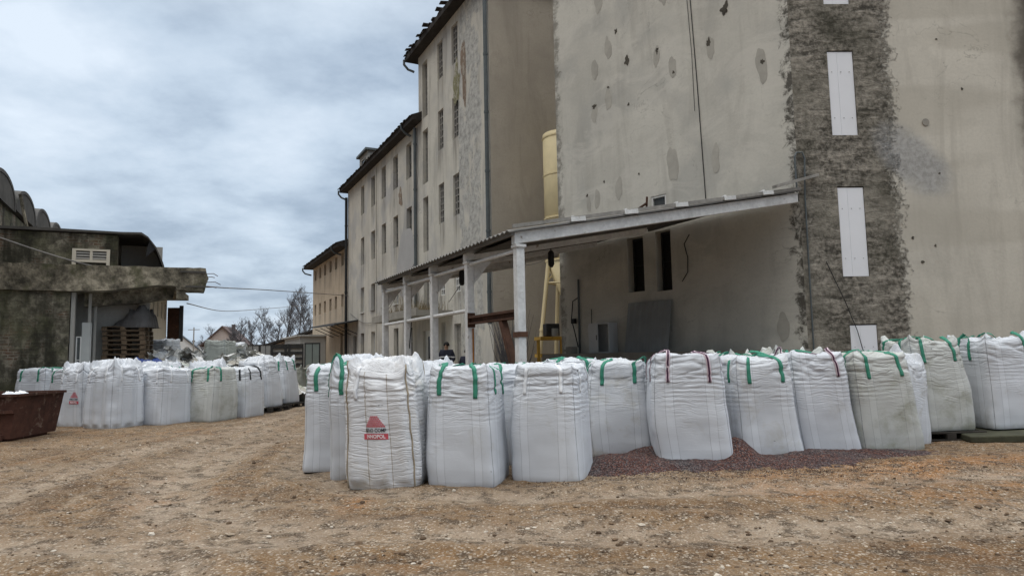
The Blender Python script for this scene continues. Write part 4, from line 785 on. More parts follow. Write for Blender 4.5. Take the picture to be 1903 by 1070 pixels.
# ------------------------------------------------------------------ big bags
MT['seam_tan'] = simple('tan_seam', (0.30, 0.255, 0.19), .8, var=.3, scale=12)
def make_bag(label, x, y, yaw=0.0, w=.95, d=None, h=1.48, lean=(0, 0), mat='sack_clean', strap='green', seed=1, group='filled big bags standing in the yard',
             baffle=0.0, loops=None, peaks=0.0, top='flat', res=(112, 96), z0=None, bulge=1.0, twist=0.0, prints=False, flare=0.0, sway=1.0, cords=False):
    d = d or w; h = h - .055; twist = twist or ((seed * 37) % 11 - 5) * .012; rg = random.Random(seed * 31 + 5)
    zb = (float(gz(x, y)) - .025) if z0 is None else z0
    root = thing('big_bag', label, 'bulk bag', (0, 0, 0), group)
    sd = seed * 13
    def S(th, t):
        th = np.mod(np.asarray(th, float), 4); t = np.asarray(t, float); i = np.floor(th).astype(int) % 4; f = th - np.floor(th); q = 2 * f - 1
        qx = np.choose(i, [q, 1 + 0 * q, -q, -1 + 0 * q]); qy = np.choose(i, [-1 + 0 * q, q, 1 + 0 * q, -q])
        n = np.interp(t, [0, .05, .2, .5, .8, .92, 1], [11, 10, 8.0, 6.4, 6.0, 6.0, 6.5])
        r = (np.abs(qx) ** n + np.abs(qy) ** n) ** (-1 / n)
        k = np.interp(t, [0, .015, .05, .15, .3, .5, .75, .9, .965, 1], [.955, .975, .99, 1.005, 1.01, 1.005, .985, .965, .945, .90]); k = 1 + (k - 1) * bulge + flare * (t - .3)
        cornerw = np.clip(np.abs(qx * qy), 0, 1) ** 5
        px, py = qx * r, qy * r
        ang = th / 4 * 2 * np.pi
        # slow bulges and mid-scale folds
        dsp = (fbm(th * 1.0, t * 2.2 + sd, sd, 3, 4) - .5) * .06 * bulge
        fold = np.abs(fbm(th * 2.0 + 2.0 * fbm(th, t * 3, sd + 3, 2, 4), t * 9 + sd, sd + 7, 3, 8) - .5) * 2
        dsp = dsp - np.clip(.26 - fold, 0, 1) * .08 * sstep(t, .62, .97)
        wr = np.sin(t * 2 * np.pi * 23 + 7 * fbm(th * 1.5, t * 4 + sd, sd + 9, 3, 6)) * sstep(fbm(th * 2.0, t * 5 + sd, sd + 11, 3, 8), .42, .62) * sstep(t, .4, .8) * (1 - sstep(t, .93, .99))
        dsp = dsp + wr * .0028
        vf = np.abs(fbm(th * 5.0, t * 1.4 + sd, sd + 51, 3, 20) - .5) * 2; dsp = dsp - np.clip(.30 - vf, 0, 1) * .035 * sstep(t, .55, 1)
        if baffle:
            b = np.exp(-(((f - 1 / 3) / .022) ** 2)) + np.exp(-(((f - 2 / 3) / .022) ** 2)); quilt = .5 - .5 * np.cos(f * 3 * 2 * np.pi)
            dsp = dsp + baffle * (quilt * .03 - b * .012) * sstep(t, .02, .1) * (1 - sstep(t, .85, .97))
        sc = k + dsp / (w * .5)
        X, Y = px * sc * w / 2, py * sc * d / 2
        sag = (fbm(th * 1.0, 0 * t + sd, sd + 21, 3, 4) - .5) * .10
        z = h * t + sstep(t, .82, 1) * (sag + cornerw * (.05 + peaks * .10)) + (fbm(th * 2, t * 6 + sd, sd + 5, 2, 8) - .5) * .02
        X = X + .016 * np.sin(t * 3.6 + sd) * sway; Y = Y + .012 * np.sin(t * 3.1 + sd * 2) * sway
        tw = twist * t; c_, s_ = np.cos(tw), np.sin(tw)
        X, Y = X * c_ - Y * s_, X * s_ + Y * c_
        return np.stack([X + lean[0] * t, Y + lean[1] * t, z], -1)
    def CAP(th, r):
        rim = S(th, np.ones_like(th)); cx, cy = lean
        p = rim.copy(); p[..., 0] = cx + (rim[..., 0] - cx) * r; p[..., 1] = cy + (rim[..., 1] - cy) * r
        base = h + {'flat': .015, 'open': -.06, 'heap': .10, 'tied': .07}[top]
        mixw = sstep(r, .55, 1.0); z = rim[..., 2] * mixw + base * (1 - mixw)
        e = np.clip((1 - r) * 6, 0, 1)
        cr_ = np.abs(fbm(p[..., 0] * 5 + sd, p[..., 1] * 5 + sd * 2, sd + 31, 4) - .5) * 2
        amp = .09 + .09 * peaks + (.10 if top == 'heap' else 0)
        z = z + e * (amp * (.35 - cr_)) + e * (fbm(p[..., 0] * 2.2 + sd, p[..., 1] * 2.2, sd + 41, 3) - .5) * .14
        if top == 'tied': z = z + .16 * np.exp(-(r / .22) ** 2)
        p[..., 2] = z; return p
    nu, nv = res; th = np.arange(nu) / nu * 4; ts = np.concatenate([[0, .006, .02], np.linspace(.04, 1, nv)]); rs = np.linspace(1, 0, 18)[1:]
    TH, T = np.meshgrid(np.append(th, 4.0), ts); A = S(TH, T); TH2, RR = np.meshgrid(np.append(th, 4.0), rs); B = CAP(TH2, RR)
    G = np.concatenate([A, B]); UVv = np.concatenate([np.stack([TH, T * .985], -1), np.stack([TH2, 1 + (1 - RR) * .4], -1)])
    bot = A[0].copy(); bot[:, :2] = lean[0] * 0 + bot[:, :2] * .0; bot[:, 2] = .03
    ny, nx = G.shape[:2]; idx = np.arange(ny * nx).reshape(ny, nx)
    m = MB(); m.v = G.reshape(-1, 3).tolist(); m.f = np.stack([idx[:-1, :-1], idx[:-1, 1:], idx[1:, 1:], idx[1:, :-1]], -1).reshape(-1, 4).tolist(); m.uv = UVv.reshape(-1, 2)
    body = obj('sack', m, mat, root, True)
    def nrm(thv, tv):
        a = S(thv, tv); b = S(thv + .01, tv) - S(thv - .01, tv); c = S(thv, min(tv + .01, 1)) - S(thv, tv - .01)
        n = Vector(np.cross(b, c)); n.normalize(); return Vector(a), n, Vector(b).normalized()
    if strap:
        sw = .054 if strap != 'white' else .042; sm_ = 'strap_' + strap; two = strap == 'purple'
        lp = loops or {}
        for ci in range(4):
            style = lp.get(ci, rg.choice(('in', 'in', 'in', 'over')))
            if style == 'none': continue
            ta, tb = ci + 1 - .235, ci + 1 + .235
            if style == 'face': ta, tb = ci + .40, ci + .64
            def leg(tt):
                pts, sid = [], []
                for t in np.linspace(.775 + rg.uniform(-.015, .015), .995, 12):
                    p, n, b = nrm(tt + .012 * math.sin(t * 9 + ci), t); pts.append(p + n * .007); sid.append(b)
                return pts, sid
            pa, sa = leg(ta); pb, sb = leg(tb)
            A0, B0 = pa[-1], pb[-1]; cen = Vector((lean[0], lean[1], 0)); inn = (cen - Vector((A0.x + B0.x, A0.y + B0.y, 0)) / 2).normalized()
            hh = {'in': .045, 'over': .07, 'up': .24, 'out': .06, 'face': .10}[style] * rg.uniform(.8, 1.2); push = {'in': .30, 'over': .12, 'up': .02, 'out': -.09, 'face': .03}[style]
            pts, sid = list(pa), list(sa); N_ = 14
            for k in range(1, N_):
                f = k / N_; bell = math.sin(math.pi * f); c = A0.lerp(B0, f) + inn * push * bell + UP * (.02 + hh * bell ** (.6 if style == 'up' else 1)) + Vector((rg.uniform(-.008, .008), rg.uniform(-.008, .008), rg.uniform(-.008, .008)))
                pts.append(c); sv_ = sa[-1].lerp(-sb[-1] if style != 'face' else sb[-1] * -1, f)
                if sv_.length < .2: sv_ = inn.cross(UP) if style != 'face' else inn
                sid.append((sv_ + UP * (.35 * math.sin(5 * f + ci) if style != 'up' else 0)).normalized())
            pts += pb[::-1]; sid += [-q for q in sb[::-1]]
            mm = MB(); mm.ribbon(pts, sid, sw, .006)
            o = obj('lifting_loop', mm, 'strap_pink' if two else sm_, root, True)
            if two:
                m2 = MB(); off = []
                for i, p in enumerate(pts):
                    dd = (pts[min(i + 1, len(pts) - 1)] - pts[max(i - 1, 0)]).normalized(); n = dd.cross(sid[i]); n = n.normalized() if n.length > 1e-5 else UP; off.append(p - n * 0.0)
                m2.ribbon(off, sid, .024, .014); obj('stripe', m2, 'strap_purple', o, True)
    if cords:                                                # piped corner seams
        for tc in (0.0, 1.0, 2.0, 3.0):
            pts = []
            for t in np.linspace(.015, .99, 40): p, n, b = nrm(tc + .002, t); pts.append(p + n * .004 + b * .006 * math.sin(t * 31 + tc))
            mm = MB(); mm.tube(pts, .010, 6); obj('seam_cord', mm, 'seam_tan', root, True)
    if prints:
        def on(fx, tz, lift): p, n, b = nrm(fx, tz); return p + n * lift
        sc_ = prints.get('scale', 1.0); fc, tc_ = prints['f'], prints['t']; fw = 1 / w; tw_ = 1 / h
        def quad(mb, x0, x1, y0, y1, lift, nx=6, ny=2):
            vs, fs = [], []
            for j in range(ny + 1):
                for i in range(nx + 1): vs.append(on(fc + (x0 + (x1 - x0) * i / nx) * sc_ * fw, tc_ + (y0 + (y1 - y0) * j / ny) * sc_ * tw_, lift))
            for j in range(ny):
                for i in range(nx): a = j * (nx + 1) + i; fs.append((a, a + 1, a + nx + 2, a + nx + 1))
            mb.add(vs, fs)
        pr = MB()
        for r_ in range(6):                                  # stepped pyramid of small blocks
            half = .050 + .016 * r_; y1 = .155 - r_ * .0235; n = 4 + r_
            for c in range(n):
                x0 = -half + 2 * half * c / n; quad(pr, x0 + .003, x0 + 2 * half / n - .003, y1 - .0185, y1 - .001, .005, 1, 1)
        emblem = obj('printed_emblem', pr, 'print_red', root)
        bd = MB(); quad(bd, -.155, .155, -.132, -.062, .005, 12, 3); band = obj('printed_band', bd, 'print_red', root)
        def text(s, width, yc, size, mat_, name, parent, lift):
            cu_ = bpy.data.curves.new('t', 'FONT'); cu_.body = s; cu_.size = 1; cu_.align_x = 'CENTER'; cu_.align_y = 'CENTER'; cu_.resolution_u = 3; cu_.offset = .03
            to = bpy.data.objects.new('t', cu_); COL.objects.link(to); me = bpy.data.meshes.new_from_object(to.evaluated_get(bpy.context.evaluated_depsgraph_get())); bpy.data.objects.remove(to)
            bm = bmesh.new(); bm.from_mesh(me)
            bmesh.ops.subdivide_edges(bm, edges=[e for e in bm.edges if e.calc_length() > .25], cuts=2)
            xs = [v.co.x for v in bm.verts]; k = width / (max(xs) - min(xs)); mm = MB(); bm.verts.index_update()
            vs = [on(fc + v.co.x * k * sc_ * fw, tc_ + (yc + v.co.y * size) * sc_ * tw_, lift) for v in bm.verts]
            mm.add(vs, [tuple(v.index for v in f.verts) for f in bm.faces]); bm.free(); bpy.data.meshes.remove(me); bpy.data.curves.remove(cu_)
            obj(name, mm, mat_, parent)
        text('INNO COMP', .275, -.022, .062, 'print_black', 'printed_words', root, .015)
        text('INNOPOL', .235, -.097, .064, 'print_white', 'printed_words', band, .015)
    root.location = (x, y, zb); root.rotation_euler = (0, 0, yaw)
    return root
F_ = 'filled big bags in the front row'
HI = (144, 150)
make_bag('narrow white bag with green straps at the left end of the front row', -2.55, 9.85, R(8), .78, .9, 1.44, seed=1, group=F_, loops={0: 'over', 1: 'in', 2: 'in', 3: 'in'}, res=HI)
make_bag('white bag with one tall upright green loop wedged beside the red printed bag', -2.06, 9.22, R(6), .74, .8, 1.43, seed=2, group=F_, loops={0: 'none', 3: 'up', 1: 'none', 2: 'in'}, peaks=1.0, res=HI)
make_bag('front creased bag with tan seams and red pyramid print reading INNOPOL', -1.54, 8.70, R(-8), .87, .9, 1.42, mat='sack_tan', strap='white', seed=3, group=F_, baffle=1.0, peaks=.9, top='heap', cords=True, loops={0: 'none', 3: 'over', 1: 'none', 2: 'none'}, res=(176, 170), prints={'f': .47, 't': .52, 'scale': .95}, lean=(-.03, 0))
make_bag('white front bag with three green straps just right of the printed bag', -.59, 8.74, R(-11), .875, .9, 1.44, seed=4, group=F_, loops={0: 'in', 3: 'over', 1: 'in', 2: 'in'}, res=HI)
make_bag('plain white front bag with only white straps and a pointed bottom corner', .49, 8.92, R(-19), .89, .9, 1.45, strap='white', seed=5, group=F_, res=HI, loops={0: 'in', 1: 'in', 2: 'in', 3: 'in'}, bulge=.8)
make_bag('set back green strapped bag standing behind the spilled red granulate', 1.56, 10.45, R(-2), .92, .9, 1.40, mat='sack_used', seed=6, group=F_, res=HI, loops={0: 'out', 3: 'in', 1: 'in', 2: 'in'})
make_bag('white bag with dark purple striped straps sunk in the granulate pile', 2.42, 9.55, R(-6), .99, .95, 1.47, lean=(-.08, 0), seed=7, strap='purple', group=F_, res=HI, loops={3: 'over', 0: 'in', 1: 'in', 2: 'in'}, bulge=1.2)
make_bag('grey white bag with green straps leaning left between two purple strapped bags', 3.56, 10.0, R(4), .90, .9, 1.44, lean=(-.15, 0), mat='sack_used', seed=8, group=F_, res=HI, loops={0: 'in', 3: 'in', 1: 'out', 2: 'over'})
make_bag('smooth white bag with purple V shaped strap leaning against the grubby bag', 4.55, 10.35, R(3), .90, .9, 1.47, lean=(-.19, 0), seed=9, strap='purple', group=F_, res=HI, loops={3: 'face', 0: 'over', 1: 'in', 2: 'in'}, bulge=.8)
make_bag('grubby wide bag with green straps and black specks nearest the mossy slab', 5.50, 10.50, R(5), .98, .9, 1.46, lean=(-.18, 0), mat='sack_dirty', seed=10, group=F_, res=HI, loops={0: 'in', 3: 'over', 1: 'in', 2: 'in'})
make_bag('half hidden white bag with twisted top behind the grubby wide bag', 6.16, 11.05, R(30), .62, .62, 1.34, mat='sack_used', strap=None, seed=11, group=F_, top='tied', peaks=1)
make_bag('stained greenish bag with open top and green straps raised on a dark pallet', 6.98, 11.62, R(4), .98, .95, 1.49, lean=(-.14, 0), mat='sack_dirty', seed=12, group=F_, res=HI, loops={0: 'over', 3: 'in', 1: 'over', 2: 'in'}, top='open', peaks=.5, z0=.14)
make_bag('white bag with an upright green loop at the right end standing on the mossy slab', 8.16, 11.72, R(8), .98, .95, 1.50, lean=(-.08, 0), seed=13, group=F_, res=HI, loops={3: 'face', 0: 'over', 1: 'over', 2: 'in'}, top='open', peaks=.5, z0=.15)
B_ = 'filled big bags standing behind the front row'
make_bag('heaped white bag with crumpled film top behind the printed bag', -1.38, 10.4, R(-8), .95, .95, 1.33, seed=14, group=B_, strap='green', top='heap', peaks=1.2, loops={0: 'none', 3: 'none', 1: 'in', 2: 'in'})
make_bag('crumpled open white bag behind the two leftmost front bags', -2.45, 11.0, R(10), .95, .95, 1.42, seed=15, group=B_, strap='white', top='heap', peaks=1.2)
make_bag('green strapped bag in the gap behind the plain white front bag', -.02, 10.05, R(6), .95, .95, 1.38, seed=16, group=B_, top='flat', loops={3: 'over', 0: 'in', 1: 'in', 2: 'in'})
make_bag('hidden white bag behind the set back green strapped bag', .95, 11.5, R(3), .95, .95, 1.40, seed=17, group=B_, strap='green')
make_bag('weathered open bag behind the leaning grey white bag', 3.75, 11.35, R(10), .95, .95, 1.46, mat='sack_dirty', seed=18, group=B_, top='open', peaks=.8)
make_bag('weathered bag with green loop behind the smooth purple strapped bag', 4.75, 11.75, R(-5), .95, .95, 1.48, mat='sack_dirty', seed=19, group=B_, top='open', peaks=.8)
L_G = 'filled big bags in the left rows'
make_bag('green strapped white bag standing behind the rusty skip by the brick wall', -12.65, 18.5, R(-12), 1.05, .95, 1.44, seed=21, group=L_G, loops={3: 'in', 0: 'in', 1: 'in', 2: 'in'})
make_bag('narrow green strapped bag squeezed behind the wrinkled printed bag', -11.35, 17.75, R(-25), .85, .85, 1.40, seed=22, group=L_G, loops={0: 'in', 3: 'in'})
make_bag('wrinkled white bag with small red print next to the rusty skip', -10.52, 16.92, R(-20), .88, .88, 1.42, seed=23, strap='white', group=L_G, peaks=1.0, top='heap', prints={'f': .72, 't': .50, 'scale': .95}, baffle=.4, res=HI)
make_bag('bright ribbed white bag with crumpled peaks nearest of the left rows', -9.5, 16.42, R(-22), .93, .93, 1.46, seed=24, strap='white', group=L_G, baffle=1.2, peaks=1.3, top='heap', res=HI)
make_bag('plain white bag tucked right behind the bright ribbed bag', -9.12, 17.6, R(-10), .8, .8, 1.42, seed=25, strap='white', group=L_G)
make_bag('smooth white bag with white straps between ribbed and mouldy bags', -8.63, 17.05, R(-24), .93, .93, 1.37, seed=26, strap='white', group=L_G, bulge=.8)
make_bag('mouldy white bag with two green straps and dark stained base', -7.72, 17.6, R(-20), .95, .95, 1.35, seed=27, group=L_G, mat='sack_dirty', loops={0: 'in', 3: 'in', 1: 'none'})
make_bag('grey white bag with black straps right of the mouldy bag', -7.35, 18.62, R(-15), .85, .85, 1.33, seed=28, strap='black', mat='sack_used', group=L_G)
make_bag('black strapped bag half hidden behind its twin', -7.75, 19.6, R(-10), .85, .85, 1.36, seed=29, strap='black', mat='sack_used', group=L_G)
make_bag('smooth white bag leaning left on a dark pallet at the row end', -7.50, 20.5, R(-12), .92, .9, 1.36, seed=30, strap='white', group=L_G, lean=(-.12, 0), top='heap', z0=.13, flare=.05)
make_bag('tapering white bag with peaked top and green straps on the farther pallet', -7.42, 22.0, R(-14), .80, .8, 1.38, seed=31, group=L_G, lean=(-.06, 0), peaks=1.6, top='tied', z0=.13)
make_bag('square grey weathered bag standing farthest back at the end of the left rows', -7.9, 25.1, R(-10), .82, .8, 1.22, seed=32, strap=None, mat='sack_grey', group=L_G, top='open', peaks=1)
make_bag('white bag with crumpled top behind the smooth white bag', -9.6, 18.7, R(5), .92, .92, 1.42, seed=33, strap='green', group=L_G, top='heap', peaks=1)
make_bag('green strapped bag deep in the left rows behind the ribbed bag', -10.6, 18.2, R(-8), .92, .92, 1.42, seed=34, group=L_G, peaks=.8)
make_bag('crumpled white bag deep behind the mouldy bag', -8.4, 18.85, R(9), .92, .92, 1.40, seed=35, strap='white', group=L_G, top='heap', peaks=1.2)
make_bag('sage green sack bag lying up on the plastic waste heap', -9.58, 22.4, R(-6), .82, .8, 1.05, seed=36, strap='black', mat='sack_sage', group='sacks on the waste heap', z0=1.12, loops={0: 'none', 2: 'none', 1: 'none', 3: 'none'})
make_bag('pale grey wrinkled bag beside the pallet stack under the slab', -12.35, 24.3, R(-15), .78, .78, 1.35, seed=37, strap=None, mat='sack_used', group='sacks on the waste heap', z0=.95)
make_bag('small white sack with blue film on the far top of the waste heap', -10.45, 26.2, R(15), .42, .42, .55, seed=38, strap=None, mat='sack_clean', group='sacks on the waste heap', z0=1.62, res=(64, 40))

# pallets and slab under bags
def pallet(name, label, x, y, rz, z=0.0, n=1, mat='wood', group=None, jit=.0, L_=1.2, W=.9):
    out = None
    for k in range(n):
        r = thing(name, label if isinstance(label, str) else label(k), 'pallet', (0, 0, 0), group)
        if k == 0:
            m = MB()
            for i in range(6): m.box((0, -W / 2 + .07 + i * (W - .14) / 5, .133), (L_, .10, .022))
            obj('top_boards', m, mat, r)
            for yy in (-W / 2 + .05, 0, W / 2 - .05):
                m = MB(); m.box((0, yy, .0215), (L_, .10, .022))
                for xx in (-L_ / 2 + .07, 0, L_ / 2 - .07): m.box((xx, yy, .077), (.145, .098, .09))
                obj('bearer', m, mat, r)
            out = r
        else:
            for c in out.children: d = c.copy(); COL.objects.link(d); d.parent = r
        r.location = (x + random.uniform(-jit, jit), y + random.uniform(-jit, jit), z + k * .146); r.rotation_euler = (0, 0, rz + random.uniform(-jit, jit))
MT['dark_wood'] = simple('dark_pallet_wood', (0.03, 0.026, 0.022), .9, var=.5, scale=6)  # much darker wood for the pallets under bags
pallet('pallet', 'dark pallet under the leaning smooth white bag', -7.45, 20.42, R(-12), -.02, mat='dark_wood', W=1.0)
pallet('pallet', 'dark pallet under the tapering bag with peaked top', -7.38, 21.95, R(-14), -.02, mat='dark_wood', W=1.0)
pallet('pallet', 'dark pallet under the stained greenish bag', 6.92, 11.55, R(4), -.01, mat='dark_wood', W=1.0)
words = ['lowest', 'second', 'third', 'fourth', 'fifth', 'sixth', 'seventh', 'eighth', 'ninth', 'tenth', 'eleventh', 'twelfth', 'thirteenth', 'fourteenth', 'fifteenth', 'sixteenth', 'seventeenth']
pallet('pallet', lambda k: ('dark wooden pallet, topmost of the tall stack directly under the tarpaulin' if k == 17 else 'dark wooden pallet, %s from the bottom of the tall stack' % words[k] if k else 'dark wooden pallet, lowest of the tall stack under the slab'), -12.2, 21.7, R(12), 0.0, 18, 'wood', 'pallets in the tall stack', .035)
ms = thing('mossy_slab', 'dark mossy concrete slab lying under the right end bag', 'slab', (8.1, 11.5, 0)); m = MB(); m.hexa([(7.05, 10.75, .0), (8.5, 10.62, .0), (9.3, 11.6, .0), (7.4, 12.4, .0), (7.05, 10.75, .10), (8.5, 10.62, .13), (9.3, 11.6, .15), (7.4, 12.4, .15)]); obj('slab', m, 'mossy', ms, bevel=.02)

# spilled granulate
def heap(name, label, mat, cells, x0, x1, y0, y1, hf, smooth=True):
    nx, ny = cells; X, Y = np.meshgrid(np.linspace(x0, x1, nx), np.linspace(y0, y1, ny)); H = hf(X, Y)
    m = MB(); m.v = np.stack([X, Y, H], -1).reshape(-1, 3).tolist(); i = np.arange(nx * ny).reshape(ny, nx)
    m.f = np.stack([i[:-1, :-1], i[:-1, 1:], i[1:, 1:], i[1:, :-1]], -1).reshape(-1, 4).tolist()
    return tag(obj(name, m, mat, None, smooth), label, kind='stuff')
def gran(X, Y):
    b = 0
    for cx, cy, rx, ry, hh in ((1.30, 9.40, .6, .5, .12), (1.95, 9.75, .40, .40, .17), (3.0, 9.45, .28, .42, .27), (2.1, 9.0, 1.5, .5, .07), (4.0, 9.6, .8, .42, .10), (4.9, 9.9, .7, .4, .06), (5.6, 9.75, .6, .4, .055), (3.1, 10.1, 2.4, .6, .07), (3.4, 9.1, 2.2, .45, .05), (1.2, 9.0, .9, .5, .05)):
        b = b + hh * np.exp(-(((X - cx) / rx) ** 2 + ((Y - cy) / ry) ** 2) * 1.3)
    b = b + (vn(X * 30, Y * 30, 3) - .5) * .014 + (fbm(X * 3, Y * 3, 4) - .5) * .04 * np.clip(b * 6, 0, 1)
    return gz(X, Y) + b - .05 + (fbm(X * 6, Y * 6, 14, 4) - .5) * .07 * np.clip(1 - b * 4, 0, 1)
heap('granulate_heap', 'spilled heap of dark red and grey plastic granulate at the bags', 'granulate', (260, 110), .4, 6.6, 8.3, 10.9, gran)
def scatter():
    N = 9000; m = MB(); xs = rng.normal(2.8, 2.0, N); ys = rng.normal(8.75, .5, N); ok = (xs > .2) & (xs < 8) & (ys > 7.4) & (ys < 10); xs, ys = xs[ok], ys[ok]; zs = gz(xs, ys); N = len(xs)
    T = np.array([(1, 1, 1), (-1, -1, 1), (-1, 1, -1), (1, -1, -1)]) * .62; V = T[None] * (rng.uniform(.003, .008, N))[:, None, None] * rng.uniform(.6, 1.4, (N, 4, 3)) + np.stack([xs, ys, zs + .003], -1)[:, None, :]
    m.v = V.reshape(-1, 3).tolist(); f = np.array([(0, 1, 2), (0, 3, 1), (0, 2, 3), (1, 3, 2)]); m.f = (f[None] + (np.arange(N) * 4)[:, None, None]).reshape(-1, 3).tolist()
    tag(obj('loose_granulate', m, 'granulate'), 'loose dark granules scattered on the ground in front of the heap', kind='stuff')
scatter()
# waste heap behind the left rows
def waste(X, Y):
    e = np.exp(-(((X + 10.4) / 2.9) ** 4 + ((Y - 23.8) / 4.2) ** 4))
    return -.05 + 1.45 * e * (.75 + .5 * fbm(X * .6 + 9, Y * .6 + 9, 61)) + e * (np.abs(fbm(X * 2.3, Y * 2.3, 62, 4) - .5) * 1.3) + e * .12 * (vn(X * 7, Y * 7, 63) - .5)
heap('waste_heap', 'sprawling heap of pale crumpled plastic waste behind the left bags', 'waste', (190, 220), -14.2, -7.2, 18.9, 29, waste, False)
m = MB()
for i in range(520):                                         # crumpled sheets and offcuts sticking out
    x, y = rng.normal(-10.4, 1.5), rng.normal(23.2, 2.4)
    if y < 19.8 or ((x + 10.4) / 2.4) ** 2 + ((y - 23.8) / 4.0) ** 2 > 1: continue
    z = float(waste(np.array(x), np.array(y))); a = rng.uniform(0, 6.28); l, w = rng.uniform(.15, .65), rng.uniform(.08, .35)
    ux = Vector((math.cos(a), math.sin(a), rng.uniform(-.5, .7))); uy = Vector((-math.sin(a), math.cos(a), rng.uniform(-.6, .6))); c = Vector((x, y, z + rng.uniform(0, .14)))
    vs = []
    for j in range(4):
        for k in range(3): vs.append(c + ux * l * (j / 3 - .5) + uy * w * (k / 2 - .5) + UP * rng.uniform(-.07, .07))
    n0 = len(vs); vs += [v - UP * .012 for v in vs]
    f = []
    for j in range(3):
        for k in range(2): q = j * 3 + k; f += [(q, q + 1, q + 4, q + 3), (q + n0, q + 3 + n0, q + 4 + n0, q + 1 + n0)]
    m.add(vs, f)
tag(obj('plastic_offcuts', m, 'waste'), 'loose crumpled plastic sheets strewn over the waste heap', kind='stuff')
def crumple(name, label, cat, c, size, mat, seed, tilt=0.0):
    n = 40; U, V = np.meshgrid(np.linspace(-1, 1, n), np.linspace(-1, 1, n)); rr = np.clip(1 - (np.abs(U) ** 3 + np.abs(V) ** 3), 0, 1) ** .5
    H = rr * (.10 + 1.25 * fbm(U * 1.5 + seed, V * 1.5 + seed, seed, 5)) - .9 * rr * np.abs(fbm(U * 3, V * 3 + seed, seed + 2, 5) - .5)
    if tilt: H = H * (1 + tilt * U) * .8 + rr * tilt * .5 * np.clip(vn(U * 4.5 + seed, V * 4.5, seed + 3) - .55, 0, 1) * (U > 0)
    m = MB(); m.v = np.stack([c[0] + U * size[0] / 2, c[1] + V * size[1] / 2, c[2] + H * size[2]], -1).reshape(-1, 3).tolist(); i = np.arange(n * n).reshape(n, n)
    m.f = np.stack([i[:-1, :-1], i[:-1, 1:], i[1:, 1:], i[1:, :-1]], -1).reshape(-1, 4).tolist()
    return tag(obj(name, m, mat, None, True, at=c), label, cat)
crumple('tarpaulin', 'dark grey crumpled tarpaulin sagging on top of the pallet stack', 'tarpaulin', (-12.05, 21.75, 2.58), (1.3, 1.0, .85), 'tarp', 5, .75)
crumple('plastic_film', 'bright blue plastic film lying on the waste heap', 'plastic film', (-10.9, 20.4, 1.38), (1.0, .6, .3), 'blue_tarp', 9)
crumple('plastic_film', 'large white crumpled film along the right side of the waste heap', 'plastic film', (-9.5, 24.4, 1.35), (1.7, 1.2, .38), 'film_white', 15)
crumple('plastic_film', 'white crumpled film on the heap in front of the sage sack', 'plastic film', (-8.9, 21.5, 1.05), (1.2, 1.0, .4), 'film_white', 25)

MT['skip_rib'] = simple('worn_skip_rib', (0.105, 0.058, 0.042), .9, .1, var=.5, scale=9, stain=((0.22, 0.17, 0.14), .58), bump=.5)
# rusty skip with white film
sk = thing('skip', 'rusty brown steel skip with slanted ends and white film inside', 'skip', (-10.9, 14.3, 0))
yaw = R(4); o0 = Vector((-9.83, 13.62, .02)); ax = Vector((math.cos(yaw), math.sin(yaw), 0)); ay = Vector((-math.sin(yaw), math.cos(yaw), 0)); Ls, Ds, Hs = 2.9, 1.5, .88
def skp(a, b, z): return o0 - ax * a + ay * b + UP * z
# long side wall faces the camera; ends slope outwards to the top
def panel(pts, th, nrm_):
    n = Vector(nrm_) * th; return MB().hexa([pts[0], pts[1], pts[1] + n, pts[0] + n, pts[3], pts[2], pts[2] + n, pts[3] + n])
obj('side', panel([skp(.09, 0, .03), skp(Ls - .09, 0, .03), skp(Ls + .05, -.05, Hs), skp(-.04, -.05, Hs)], .03, ay), 'skip_rust', sk)
obj('side', panel([skp(.09, Ds, .03), skp(Ls - .09, Ds, .03), skp(Ls + .05, Ds + .05, Hs), skp(-.04, Ds + .05, Hs)], .03, -ay), 'skip_rust', sk)
obj('end', panel([skp(.09, .031, .03), skp(.09, Ds - .031, .03), skp(-.04, Ds + .018, Hs), skp(-.04, -.018, Hs)], .03, -ax), 'skip_rust', sk)
obj('end', panel([skp(Ls - .09, .031, .03), skp(Ls - .09, Ds - .031, .03), skp(Ls + .05, Ds + .018, Hs), skp(Ls + .05, -.018, Hs)], .03, ax), 'skip_rust', sk)
m = MB(); m.hexa([skp(.26, .04, .03), skp(Ls - .26, .04, .03), skp(Ls - .26, Ds - .04, .03), skp(.26, Ds - .04, .03), skp(.25, .04, .06), skp(Ls - .25, .04, .06), skp(Ls - .25, Ds - .04, .06), skp(.25, Ds - .04, .06)]); obj('floor', m, 'skip_rust', sk)
m = MB(); m.bar(skp(-.05, -.07, Hs), skp(Ls + .06, -.07, Hs), .06, .05); m.bar(skp(-.05, Ds + .07, Hs), skp(Ls + .06, Ds + .07, Hs), .06, .05); m.bar(skp(-.06, -.05, Hs), skp(-.06, Ds + .05, Hs), .05, .05); m.bar(skp(Ls + .07, -.05, Hs), skp(Ls + .07, Ds + .05, Hs), .05, .05); obj('rim', m, 'skip_rust', sk)
m = MB(); m.bar(skp(.01, -.055, .56), skp(Ls - .05, -.055, .56), .07, .06); obj('waist_rail', m, 'skip_rust', sk)
for a in (.55, 1.18, 1.8, 2.4): m = MB(); m.bar(skp(a, -.03, .04), skp(a - .02, -.075, Hs - .03), .055, .075, ay); obj('rib', m, 'skip_rib', sk)
m = MB(); m.bar(skp(.22, -.035, .06), skp(Ls - .22, -.035, .06), .06, .10); m.bar(skp(.25, .1, -.02), skp(.25, Ds - .1, -.02), .1, .1); obj('skid', m, 'skip_rust', sk)
